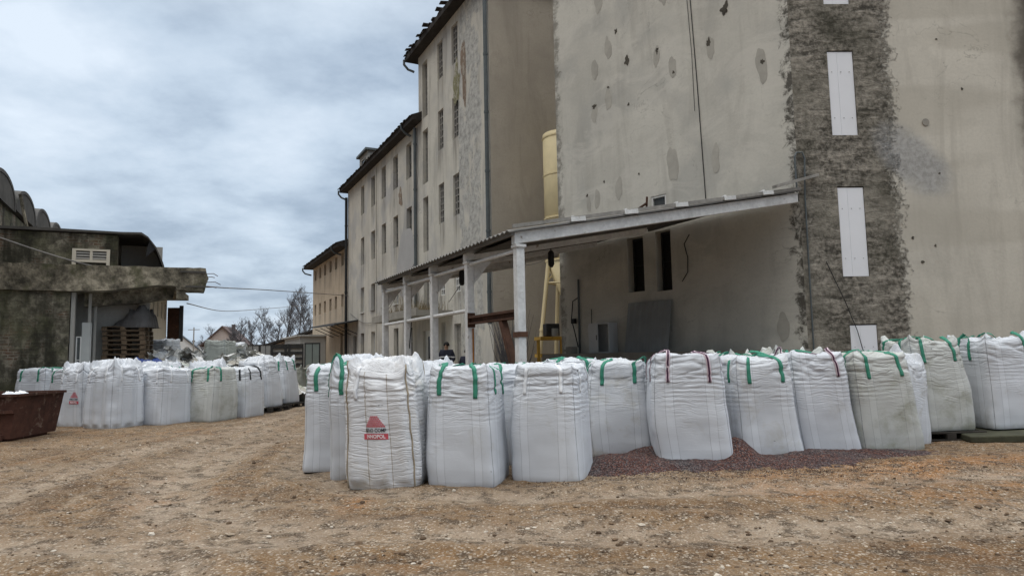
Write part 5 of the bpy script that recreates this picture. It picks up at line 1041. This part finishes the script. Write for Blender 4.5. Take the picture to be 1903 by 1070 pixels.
m = MB(); m.tube([skp(.42, -.10, .14), skp(.42, -.06, .14)], .05, 12); m.tube([skp(.70, -.10, .14), skp(.70, -.06, .14)], .05, 12); obj('lug', m, 'dock', sk)
cc = skp(.5, .75, .66); crumple('plastic_film', 'white plastic film bulging over the right end of the rusty skip', 'plastic film', tuple(cc), (.7, .8, .36), 'film_white', 35)
cc = skp(2.2, .7, .62); crumple('plastic_film', 'white plastic film at the left end of the rusty skip', 'plastic film', tuple(cc), (.9, .9, .42), 'film_white', 45)

# ------------------------------------------------------------------ ruined warehouse at the left
QP = Vector((-13.008, 20, 0)); QF = Fr(QP, D2, -D1)           # front, s to the right
rw = thing('ruined_warehouse', 'crumbling dark brick warehouse with a broken concrete canopy slab and vaulted roof', 'building', QF.P(-3, 0))
obj('front_wall', wall(QF, -9, 0, -.3, 3.62), 'old_brick_wall', rw)
m = MB(); m.fbox(QF, -8.95, -.003, -.3, 3.6, -.55, -.003); obj('wall_core', m, 'old_concrete', rw)
def rough_prism(prof, vec, seed, jag=.014, step=.16):
    P = []
    rg = random.Random(seed)
    for (a, b), (c, d) in zip(prof, prof[1:] + prof[:1]):
        n = max(1, int(math.hypot(c - a, d - b) / step))
        for k in range(n): f = k / n; P.append(QF.P(a + (c - a) * f + rg.uniform(-jag, jag), b + (d - b) * f + rg.uniform(-jag, jag), .12))
    return MB().prism(P, vec)
obj('canopy_edge_beam', rough_prism([(-9, 3.60), (.2, 3.62), (1.0, 3.66), (1.75, 3.77), (2.3, 3.86), (2.78, 3.84), (2.8, 3.73), (3.6, 3.72), (3.70, 4.1), (3.62, 4.43), (2.6, 4.42), (1.2, 4.40), (-9, 4.36)], D1 * 1.0, 3), 'old_concrete', rw, label='cracked mossy edge beam of the canopy slab')
m = MB(); m.fbox(QF, .1, 3.5, 4.12, 4.38, -3.2, -.88); obj('canopy_slab', m, 'old_concrete', rw)
for k, (z, l) in enumerate(((3.84, .22), (4.02, .35), (4.2, .18), (4.33, .28))):
    m = MB(); m.tube([QF.P(3.55, z, -.2 - .15 * k), QF.P(3.72 + l * .6, z + .02, -.2 - .15 * k), QF.P(3.74 + l, z - .06 * (k % 2), -.22 - .15 * k)], .012, 5); obj('bent_rebar', m, 'rust', rw)
m = MB(); m.fbox(QF, -9, .1, 4.1, 4.38, -9, -.88); obj('roof_slab', m, 'old_concrete', rw)
m = MB(); m.fbox(QF, 2.80, 3.06, 3.46, 3.72, -.7, .05); obj('broken_end', m, 'old_concrete', rw)
for a in ((3.05, 3.6, 3.80, 3.86, .121, .15), (2.9, 3.62, 4.26, 4.32, .121, .16)): m = MB(); m.fbox(QF, *a); obj('crack_layer', m, 'dark_concrete', rw)
for k, oo in enumerate((-.6,)):
    m = MB(); P = [QF.P(a, z, oo) for a, z in ((.3, 3.22), (1.7, 3.34), (2.70, 3.52), (2.76, 3.84), (2.4, 4.1), (.3, 4.1))]; m.prism(P, D1 * .45); obj('bracket_beam', m, 'old_concrete', rw)
UF = Fr(QF.P(0, 0, -.06), D2, -D1)
obj('upper_wall', wall(UF, -9, 1.17, 4.37, 5.36, [(.10, .88, 4.46, 4.84)], .2), 'old_brick_wall', rw)
m = MB(); m.fbox(UF, -9, -.9, 4.2, 5.33, -.5, -.21); m.fbox(UF, 1.0, 1.165, 4.2, 5.33, -.5, -.003); obj('upper_core', m, 'old_concrete', rw)
m = MB(); m.fbox(UF, .0, .10, 4.42, 4.90, -.05, .06); m.fbox(UF, .88, .97, 4.42, 4.90, -.05, .06); m.fbox(UF, .10, .88, 4.84, 4.90, -.05, .055); m.fbox(UF, .10, .88, 4.50, 4.58, -.05, .05); m.fbox(UF, .45, .52, 4.58, 4.84, -.04, .05)
v_ = obj('vent_window', m, 'plaster_cream', rw); m = MB()
for k in range(3): m.fbox(UF, .10, .45, 4.60 + k * .08, 4.645 + k * .08, -.04, .03); m.fbox(UF, .52, .88, 4.60 + k * .08, 4.645 + k * .08, -.04, .03)
obj('slats', m, 'plaster_grey', v_); m = MB(); m.fbox(UF, .1, .88, 4.46, 4.84, -.21, -.2); obj('backing', m, 'black', v_)
rg = random.Random(4); P = []
out_ = [(-9, 5.36), (-6, 5.38), (-3, 5.37), (-1, 5.39), (1.2, 5.40), (1.78, 5.42), (1.98, 5.30), (2.2, 4.97), (2.38, 4.50), (2.42, 4.40)]
up_ = [(a + rg.uniform(-.01, .03), z + .05 + rg.uniform(0, .04)) for a, z in out_]
obj('shell_roof', MB().prism([UF.P(a, z, .1) for a, z in out_ + up_[::-1]], D1 * 9), 'dark_concrete', rw)
m = MB(); m.prism([UF.P(1.93, 4.72, .05), UF.P(2.05, 4.85, .05), UF.P(2.2, 5.0, .05), UF.P(2.02, 5.25, .05), UF.P(1.95, 5.0, .05)], D1 * .06); obj('torn_edge', m, 'black', rw)
IF = Fr(UF.P(0, 0, -1.6), D2, -D1); obj('inner_wall', wall(IF, 1.17, 2.36, 4.38, 5.3), 'plaster_grey', rw)
# recessed bay with door under the slab
m = MB(); m.fbox(QF, .02, .12, -.2, 3.6, -.35, -.10); m.fbox(QF, .42, .50, -.2, 3.6, -.6, -.5); m.fbox(QF, .55, .62, -.2, 3.6, -.9, -.8); obj('bay_post', m, 'plaster_grey', rw)
BF = Fr(QF.P(0, 0, -1.3), D2, -D1); obj('bay_wall', wall(BF, -.3, 2.05, -.3, 4.1), 'plaster_grey', rw)
m = MB(); m.fbox(QF, 1.75, 2.05, 2.6, 4.1, -1.25, -1.0); obj('corbel', m, 'plaster_grey', rw)
m = MB(); m.fbox(QF, .28, .50, .1, 2.72, -.50, -.45); m.fbox(QF, .505, .53, .1, 2.72, -.55, -.45); dr = obj('door_leaf', m, 'siding', rw); m = MB(); m.fbox(QF, .31, .34, 1.1, 1.3, -.45, -.42); obj('handle', m, 'dark_metal', dr)
WF = Fr(QF.P(.14, 0, -.45), D2, -D1); window(WF, .0, .14, .9, 2.3, rw, 1, 2, 'frame_white', dep=.02, bw=.03)
# vaults
VO = Vector((-18.93, 27, 0)); VF = Fr(VO, D1, D2)
m = MB(); m.uv = None
obj('clerestory_wall', wall(VF, -13, 12, 4.2, 6.55), 'old_brick_wall', rw)
for c in (-10.65, -6.95, -3.22, .43, 4.0, 7.6):
    n = 18; outp = [(c + 1.80 * math.cos(math.pi * k / n), 6.56 + .03 * (c + 7) + .95 * math.sin(math.pi * k / n) ** .8) for k in range(n + 1)]; inp = [(c + 1.68 * math.cos(math.pi * k / n), 6.56 + .03 * (c + 7) + .84 * math.sin(math.pi * k / n) ** .8) for k in range(n + 1)]
    r_ = obj('vault', MB().prism([VF.P(a, z, .12) for a, z in outp + inp[::-1]], -D2 * 13), 'vault_top', rw)
    obj('tympanum', MB().prism([VF.P(a, z, .10) for a, z in inp], -D2 * .2), 'dark_concrete', r_)
m = MB(); m.tube([VF.P(-5.1, 7.2, .2), VF.P(-5.0, 6.4, .35), VF.P(-4.8, 5.6, .5)], .05, 6); obj('spout', m, 'old_concrete', rw)
# cream store further back with eaves and a hanging mesh door
ca, cb_ = Vector((-14.35, 26, 0)), Vector((-17.25, 34, 0)); cd = (cb_ - ca); cl = cd.length; cd.normalize(); cn = Vector((cd.y, -cd.x, 0))
XF = Fr(ca, cd, cn); cs_ = thing('store_building', 'cream plastered store with a row of narrow windows under wide eaves', 'building', ca + cd * 4)
ch_ = [(s, s + .42, 3.55, 4.3) for s in (2.6, 3.9, 5.2, 6.5, 7.7)]
obj('wall', wall(XF, 0, cl, -.2, 4.6, ch_, .25), 'plaster_cream', cs_)
for h in ch_: window(XF, *h, cs_, 1, 1, 'frame_dark', dep=.2)
m = MB(); m.fbox(XF, .02, cl - .02, -.2, 4.5, -6, -.35); obj('core', m, 'plaster_cream', cs_)
m = MB(); m.fbox(XF, 1.0, cl + .8, 4.6, 4.85, -6, .9); obj('eaves_slab', m, 'old_concrete', cs_)
md_ = thing('mesh_door', 'rusty mesh sliding door at the far corner of the cream store', 'door', XF.P(cl + .3, 0, .5)); m = MB(); PF = Fr(XF.P(cl + .25, 0, 0), Vector((.95, .3, 0)).normalized(), Vector((.3, -.95, 0)).normalized())
for k in range(10): m.fbox(PF, .02 + k * .055, .04 + k * .055, 2.6, 4.2, 0, .02)
for k in range(14): m.fbox(PF, 0, .55, 2.6 + k * .12, 2.63 + k * .12, .021, .035)
obj('mesh', m, 'rust', md_); m = MB(); m.fbox(PF, .55, .72, 2.5, 4.3, -.1, .06); obj('frame', m, 'dark_metal', md_); m = MB(); m.fbox(PF, 0, .55, 2.6, 4.2, -.06, -.03); obj('back_sheet', m, 'rust', md_)

# ------------------------------------------------------------------ far end of the yard
def at(px, Y): return (px - 951.5) / 1269 * Y
g = thing('yard_gate', 'dark steel framed yard gate of barred and sheeted panels', 'gate', (at(520, 43), 43, 0))
def gp(x0, x1, z0, z1, y=43, **k): return Fr(Vector((at(x0, y), y, 0)), Vector((1, 0, 0)), Vector((0, -1, 0))), at(x1, y) - at(x0, y), z0, z1
for x0, x1, kind in ((456, 482, 'grey'), (482, 504, 'grey'), (504, 530, 'bars'), (530, 537, 'bars'), (537, 563, 'bars'), (565, 594, 'green')):
    fr, L_, z0, z1 = gp(x0, x1, .25, 2.45 if kind != 'green' else 2.5); m = MB()
    m.fbox(fr, 0, .07, 0, z1, -.03, .03); m.fbox(fr, L_ - .07, L_, 0, z1, -.03, .03); m.fbox(fr, .07, L_ - .07, z1 - .07, z1, -.03, .03); m.fbox(fr, .07, L_ - .07, z0, z0 + .07, -.03, .03)
    f_ = obj('panel_frame', m, 'dark_metal', g); m = MB()
    if kind == 'bars':
        for k in range(6): z = z0 + .12 + k * .36; m.fbox(fr, .07, L_ - .07, z, z + .16, -.02, .02)
        obj('slats', m, 'dark_metal', f_); m = MB(); m.fbox(fr, .07, L_ - .07, z0 + .07, z1 - .07, -.06, -.04); obj('sheet', m, 'frame_dark', f_)
    else:
        m.fbox(fr, .07, L_ - .07, z0 + .07, z1 - .07, -.015, .015); obj('sheet', m, 'green_sheet' if kind == 'green' else 'grey_sheet', f_)
        m = MB(); m.fbox(fr, L_ * .48, L_ * .52, z0 + .07, z1 - .07, -.025, .025); obj('stile', m, 'dark_metal', f_)
tag(obj('concrete_post', MB().box((at(580, 38), 38, .55), (.62, .4, 1.2)), 'dock', None, at=(at(580, 38), 38, 0), bevel=.03), 'squat pale concrete post in front of the green gate panel', 'post')
# sheds and houses
s1 = thing('shed', 'long low shed with mossy sloping roof behind the yard gate', 'shed', (-22, 70, 0))
m = MB(); m.hexa([(at(470, 64), 64, -.2), (at(592, 64), 64, -.2), (at(592, 64), 80, -.2), (at(470, 64), 80, -.2), (at(470, 64), 64, 2.35), (at(592, 64), 64, 4.1), (at(592, 64), 80, 4.1), (at(470, 64), 80, 2.35)]); obj('walls', m, 'pink_wall', s1)
m = MB(); m.hexa([(at(455, 64), 63.3, 2.15), (at(596, 64), 63.3, 4.2), (at(596, 64), 81, 4.2), (at(455, 64), 81, 2.15), (at(455, 64), 63.3, 2.33), (at(596, 64), 63.3, 4.4), (at(596, 64), 81, 4.4), (at(455, 64), 81, 2.33)]); obj('roof', m, 'roof_tile', s1)
m = MB(); m.box((at(540, 63.9), 63.95, 1.6), (2.6, .1, 1.9)); m.box((at(490, 63.9), 63.95, 1.4), (1.8, .1, 1.5)); obj('opening_shade', m, 'black', s1)  # solid black boxes painted as the dark inside of openings
m = MB(); m.box((at(573, 63.9), 63.95, 3.0), (1.0, .1, .9)); w_ = obj('window', m, 'frame_dark', s1)
def gable(name, label, x, Y, W, D, hw, hr, rz, wm, rm):
    r = thing(name, label, 'house', (x, Y, 0)); f = Fr(Vector((x, Y, 0)), Vector((math.cos(rz), math.sin(rz), 0)), Vector((math.sin(rz), -math.cos(rz), 0)))
    m = MB(); m.prism([f.P(-W / 2, -.2), f.P(W / 2, -.2), f.P(W / 2, hw), f.P(0, hr), f.P(-W / 2, hw)], -f.out * D); obj('walls', m, wm, r)
    m = MB(); k = (hr - hw) / (W / 2); e_ = .7
    for sgn in (-1, 1): m.prism([f.P(0, hr + .05, .5), f.P(sgn * (W / 2 + e_), hw - e_ * k + .05, .5), f.P(sgn * (W / 2 + e_), hw - e_ * k + .4, .5), f.P(0, hr + .4, .5)], -f.out * (D + 1))
    rf = obj('roof', m, rm, r); m = MB(); m.fbox(f, W * .12, W * .12 + .7, hr - .9, hr + .9, -D * .45, -D * .45 + .7); obj('chimney', m, 'red_roof', rf)
    m = MB(); m.fbox(f, -.6, .5, hw - .6, hw + .7, -.05, .03); obj('window', m, 'frame_dark', r)
    return r
gable('house', 'pink gabled house with dark red roof edges beyond the heap', at(412, 150), 150, 7.5, 12, 5.2, 8.7, R(10), 'pink_wall', 'red_roof')
gable('house', 'far white house with a pale blue grey roof', at(338, 190), 190, 11, 14, 4.2, 8.2, R(55), 'white_wall', 'blue_roof')
gable('house', 'small farther house with blue grey roof beside the utility pole', at(372, 230), 230, 10, 14, 4.0, 7.6, R(60), 'white_wall', 'blue_roof')
up = thing('utility_pole', 'grey utility pole with a short cross arm beside the far houses', 'utility pole', (at(359, 140), 140, 0)); m = MB(); m.tube([(at(359, 140), 140, 0), (at(359, 140), 140, 8.4)], [.16, .11], 8); obj('pole', m, 'dock', up); m = MB(); m.box((at(359, 140), 140, 7.9), (2.4, .12, .12)); obj('cross_arm', m, 'dock', up)
# bare trees
def tree(label, px, Y, H, seed, spread=.5, kind='round', trunk=.2):
    rg = random.Random(seed); x0 = at(px, Y); r = thing('bare_tree', label, 'tree', (x0, Y, 0), 'bare winter trees beyond the yard'); tm, cm = MB(), MB(); cnt = [0]
    Q_ = [(Vector((x0, Y, -.1)), UP.copy(), H * .80, trunk, 0)]
    while Q_ and cnt[0] < 4200:                              # breadth first, so every limb gets its twigs
        p, d, l, rad, depth = Q_.pop(0); cnt[0] += 1; pts = [p]; dd = d.copy(); ns = 4 if depth == 0 else 3
        for k in range(ns):
            wob = .05 if depth == 0 else .14
            dd = (dd + Vector((rg.gauss(0, wob), rg.gauss(0, wob), rg.gauss(.07, .06)))).normalized(); pts.append(pts[-1] + dd * l / ns)
        (tm if depth == 0 else cm).tube(pts, [rad * (1 - (.75 if depth == 0 else .5) * k / ns) for k in range(ns + 1)], 6 if depth < 2 else 3, False)
        if depth >= 4: continue
        nb = (18, 7, 5, 4)[depth]
        for k in range(nb):
            f = (.22 + .78 * (k + rg.random()) / nb) if depth == 0 else rg.uniform(.2, 1.0); i = min(int(f * ns), ns - 1); q = pts[i].lerp(pts[i + 1], f * ns - i)
            a = rg.uniform(0, 6.28); nd = (dd * .6 + Vector((math.cos(a), math.sin(a), 0)) * spread * 1.5 + UP * rg.uniform(.2, .55)).normalized()
            if depth == 0: ll = l * rg.uniform(.24, .42) * ((1.15 - .75 * f) if kind == 'tall' else (1.25 - .65 * f) * min(1, f * 2.2))
            else: ll = l * rg.uniform(.36, .6)
            Q_.append((q, nd, ll, max(rad * (.26 if depth == 0 else .42), .010 + .006 * (3 - depth)), depth + 1))
    obj('trunk', tm, 'bark', r); obj('crown', cm, 'bark', r)
tree('bare round crowned tree right behind the pink house', 440, 130, 9.6, 2, .55)
tree('tallest slender bare tree, left of the dense pair near the mill', 530, 120, 15.0, 3, .34, 'tall')
tree('dense bare tree just right of the tallest slender tree', 553, 118, 13.2, 4, .5)
tree('bare tree half behind the corner of the sand coloured block', 574, 116, 13.4, 5, .45)
tree('upright bare tree in the middle of the tree line', 490, 126, 11.2, 6, .5)
tree('thin bare tree between the round crowned and the middle tree', 466, 132, 9.6, 7, .5)
tree('small bare tree filling the gap below the tallest tree', 511, 124, 9.2, 8, .5)
tree('low bushy bare tree leaning over the pink house roof', 425, 128, 7.4, 9, .7)
tree('far rounded bare tree left of the pink house', 396, 200, 12.5, 10, .7)
tree('far small bare tree beside the utility pole', 378, 210, 9.0, 11, .6)
def hedge():
    m = MB(); rg = random.Random(77)
    for i in range(2600):
        x = at(rg.uniform(425, 590), 135); y = 137 + rg.uniform(-3, 3); a = Vector((x, y, 0)); b = a + Vector((rg.gauss(0, .8), rg.gauss(0, .4), rg.uniform(1.2, 3.8))); m.tube([a, a.lerp(b, .5) + Vector((rg.gauss(0, .15), 0, 0)), b], [.05, .04, .02], 3, False)
    tag(obj('scrub', m, 'bark'), 'dense leafless scrub in a belt beneath the bare trees', kind='stuff')
hedge()

# ------------------------------------------------------------------ wires
def wire(label, pts, r=.018):
    P = [Vector(p) for p in pts]; n = len(P); out = []
    for i in range(n - 1):
        a, b, c, d = P[max(i - 1, 0)], P[i], P[i + 1], P[min(i + 2, n - 1)]
        for k in range(8):
            t = k / 8; out.append(.5 * ((2 * b) + (c - a) * t + (2 * a - 5 * b + 4 * c - d) * t * t + (3 * b - a - 3 * c + d) * t ** 3))
    out.append(P[-1]); m = MB(); m.tube(out, r, 5); tag(obj('overhead_wire', m, 'wire', None, True, at=P[0]), label, 'wire')
def px3(x, y, Y):
    d = Fw + cr * ((x - 951.5) / 1269) + cu * ((535 - y) / 1269); return Vector((0, 0, 1.5)) + d * (Y / d.y)
wire('pale cable from the ruined warehouse across the yard to the mill', [px3(-60, 421, 17.5), px3(110, 478, 19.4), px3(240, 509, 21.5), px3(383, 532, 26), px3(500, 539, 36), FF.P(20.4, 5.9, .05)], .022)
wire('thin overhead wire between the cream store and the trees', [XF.P(cl, 4.4, .9), px3(420, 578, 62), px3(500, 573, 80), px3(600, 565, 104)], .03)
wire('thin cable drooping across the middle block under the canopy', [FF.P(19.8, 4.6, .06), FF.P(15.5, 3.7, .08), FF.P(11.5, 3.9, .08), FF.P(8.5, 4.9, .08), FF.P(5.2, 6.4, .06)], .018)
wire('white cable drooping between drainpipe and yellow silo', [FF.P(.5, 3.9, .1), FF.P(-3.9, 5.6, .15), px3(950, 492, 26), px3(1000, 488, 26), px3(1025, 470, 25.6)], .016)

# ------------------------------------------------------------------ people by the mill door
def skinned(pts, edges, rad, name, mat, parent, root_i=0, sub=2):
    me = bpy.data.meshes.new(name); me.from_pydata([tuple(p) for p in pts], edges, []); o = bpy.data.objects.new(name, me); COL.objects.link(o)
    s = o.modifiers.new('s', 'SKIN'); s.use_smooth_shade = True
    for i, r_ in enumerate(rad): v = me.skin_vertices[0].data[i]; v.radius = r_ if isinstance(r_, tuple) else (r_, r_); v.use_root = (i == root_i)
    u = o.modifiers.new('u', 'SUBSURF'); u.levels = sub; u.render_levels = sub
    new = bpy.data.meshes.new_from_object(o.evaluated_get(bpy.context.evaluated_depsgraph_get())); bpy.data.objects.remove(o)
    new.materials.clear(); new.materials.append(MT[mat]); new.polygons.foreach_set('use_smooth', [True] * len(new.polygons)); n = bpy.data.objects.new(name, new); COL.objects.link(n); n.parent = parent; return n
def person(label, loc, rz, H=1.8, bend=0.0, cap=True, stripe=True):
    k = H / 1.8; root = thing('person', label, 'person', (0, 0, 0), 'people at the mill door')
    b = bend
    J = {'pel': (0, 0, .95), 'wa': (0, -.02 - b * .1, 1.10), 'ch': (0, -.02 - b * .3, 1.33), 'nk': (0, -.02 - b * .45, 1.50), 'hd0': (0, -.035 - b * .5, 1.58), 'hd1': (0, -.03 - b * .52, 1.70),
         'shl': (-.19, -.01 - b * .4, 1.44), 'ell': (-.27, -.02 - b * .3, 1.16), 'wrl': (-.14, -.22 - b * .3, 1.02), 'shr': (.19, -.01 - b * .4, 1.44), 'elr': (.27, -.02 - b * .3, 1.16), 'wrr': (.14, -.22 - b * .3, 1.02),
         'hil': (-.10, 0, .90), 'knl': (-.11, -.02, .50), 'anl': (-.11, .02, .09), 'tol': (-.12, -.15, .04), 'hir': (.10, 0, .90), 'knr': (.11, -.02, .50), 'anr': (.11, .02, .09), 'tor': (.12, -.15, .04)}
    def build(names, edges, rads, name, mat, r0): return skinned([Vector(J[n]) * k for n in names], [(names.index(a), names.index(c)) for a, c in edges], [tuple(q * k for q in r_) if isinstance(r_, tuple) else r_ * k for r_ in rads], name, mat, root, names.index(r0))
    pts = list(J); fe = []
    for s_, w_ in ((-1, 'wrl'), (1, 'wrr')):                 # palms with five fingers each
        wv = Vector(J[w_]); pm = 'pm' + w_; J[pm] = tuple(wv + Vector((-s_ * .05, -.05, -.03))); fe.append((w_, pm)); pts.append(pm)
        for q in range(5):
            f0, f1 = 'f%s%d' % (w_, q), 'g%s%d' % (w_, q); base = Vector(J[pm]); offz = (.035 - q * .02); J[f0] = tuple(base + Vector((-s_ * .045, -.012, offz))); J[f1] = tuple(base + Vector((-s_ * (.08 if q else .05), .012 + (.0 if q else -.04), offz - .01 + (.03 if not q else 0)))); pts += [f0, f1]; fe += [(pm, f0), (f0, f1)]
    E_ = [('pel', 'wa'), ('wa', 'ch'), ('ch', 'nk'), ('nk', 'hd0'), ('hd0', 'hd1'), ('ch', 'shl'), ('shl', 'ell'), ('ell', 'wrl'), ('ch', 'shr'), ('shr', 'elr'), ('elr', 'wrr'), ('pel', 'hil'), ('hil', 'knl'), ('knl', 'anl'), ('anl', 'tol'), ('pel', 'hir'), ('hir', 'knr'), ('knr', 'anr'), ('anr', 'tor')] + fe
    rd = {'pel': .13, 'wa': .12, 'ch': .14, 'nk': .055, 'hd0': (.075, .085), 'hd1': (.082, .098), 'shl': .065, 'shr': .065, 'ell': .045, 'elr': .045, 'wrl': .03, 'wrr': .03, 'hil': .085, 'hir': .085, 'knl': .055, 'knr': .055, 'anl': .042, 'anr': .042, 'tol': .03, 'tor': .03, 'pmwrl': (.03, .02), 'pmwrr': (.03, .02)}
    body = build(pts, E_, [rd.get(n, .009) for n in pts], 'body', 'skin', 'pel')
    build(['pel', 'wa', 'ch', 'nk', 'shl', 'ell', 'wrl', 'shr', 'elr', 'wrr'], [('pel', 'wa'), ('wa', 'ch'), ('ch', 'nk'), ('ch', 'shl'), ('shl', 'ell'), ('ell', 'wrl'), ('ch', 'shr'), ('shr', 'elr'), ('elr', 'wrr')], [.19, .19, .20, .085, .105, .08, .055, .105, .08, .055], 'jacket', 'navy', 'wa')
    build(['pel', 'hil', 'knl', 'anl', 'hir', 'knr', 'anr'], [('pel', 'hil'), ('hil', 'knl'), ('knl', 'anl'), ('pel', 'hir'), ('hir', 'knr'), ('knr', 'anr')], [.16, .115, .085, .07, .115, .085, .07], 'trousers', 'navy', 'pel')
    for a, c in (('anl', 'tol'), ('anr', 'tor')): build([a, c], [(a, c)], [.06, .05], 'shoe', 'black', a)
    hc = (Vector(J['hd0']) * .35 + Vector(J['hd1']) * .65) * k; m = MB()
    for s_ in (-1, 1): m.tube([hc + Vector((s_ * .088, 0, .02)), hc + Vector((s_ * .1, .01, -.02))], .022, 8)
    obj('ear', m, 'skin', root); m = MB(); m.tube([hc + Vector((0, -.098, .02)), hc + Vector((0, -.125, -.02)), hc + Vector((0, -.1, -.035))], [.01, .018, .012], 8); obj('nose', m, 'skin', root)
    m = MB(); m.tube([hc + Vector((-.026, -.098, -.062)), hc + Vector((.026, -.098, -.062))], .007, 6); obj('mouth', m, 'skin', root)
    for s_ in (-1, 1): m = MB(); m.tube([hc + Vector((s_ * .035, -.088, .025)), hc + Vector((s_ * .035, -.1, .025))], .012, 8); obj('eye', m, 'black', root)
    n = 16; m = MB(); P = []
    for j in range(7):
        a = j / 6 * math.pi / 2
        for i in range(n): t = 2 * math.pi * i / n; P.append(hc + Vector((.108 * math.cos(t) * math.cos(a) , .125 * math.sin(t) * math.cos(a) + .008, .03 + .115 * math.sin(a))))
    m.add(P, [(j * n + i, j * n + (i + 1) % n, (j + 1) * n + (i + 1) % n, (j + 1) * n + i) for j in range(6) for i in range(n)]); m.tube([hc + Vector((0, .008, .0)), hc + Vector((0, .008, .045))], .112, 16, False)
    obj('knit_cap', m, 'cap', root, True)
    if stripe:
        m = MB(); P = []
        for i in range(24):
            t = 2 * math.pi * i / 24; P += [Vector((.225 * math.cos(t), -.02 + .215 * math.sin(t), 1.235)) * k, Vector((.225 * math.cos(t), -.02 + .215 * math.sin(t), 1.27)) * k]
        m.add(P, [(2 * i, (2 * i + 2) % 48, (2 * i + 3) % 48, 2 * i + 1) for i in range(24)])
        for s_ in (-1, 1):
            c = (Vector(J['shl' if s_ < 0 else 'shr']) * .28 + Vector(J['ell' if s_ < 0 else 'elr']) * .72) * k; m.tube([c + Vector((0, 0, -.02)), c + Vector((0, 0, .02))], .092 * k, 14)
        obj('reflective_band', m, 'strap_white', root)
    root.location = loc; root.rotation_euler = (0, 0, rz); return root
person('person in a navy jacket with a pale reflective band and black knit cap', (-2.43, 25.0, .22), R(-6), 1.80)
person('bending person in dark clothes seen only as a dark cap beside the second post', (-1.67, 24.4, .0), R(170), 1.76, .25, stripe=False)
tag(obj('apron', MB().hexa([FF.P(-3.9, -.2, .003), FF.P(9, -.2, .003), FF.P(9, -.2, 4.6), FF.P(-3.9, -.2, 4.6), FF.P(-3.9, .2, .003), FF.P(9, .2, .003), FF.P(9, .2, 4.6), FF.P(-3.9, .2, 4.6)]), 'dock', None, at=FF.P(2, 0, 2)), 'low concrete apron in front of the mill doors', kind='structure')
# dry shrub against the brown wall
sb = thing('dry_shrub', 'leafless dry shrub growing against the brown end wall', 'shrub', (at(948, 26), 26, 0)); m = MB(); rg = random.Random(3)
for i in range(150):
    a = Vector((at(948, 25.9) + rg.gauss(0, .12), 25.9 + rg.gauss(0, .08), 0)); b = a + Vector((rg.gauss(0, .38), rg.gauss(0, .1), rg.uniform(1.2, 3.2))); m.tube([a, a.lerp(b, .6) + Vector((rg.gauss(0, .1), 0, 0)), b], [.016, .012, .005], 3, False)
obj('twigs', m, 'bark', sb)
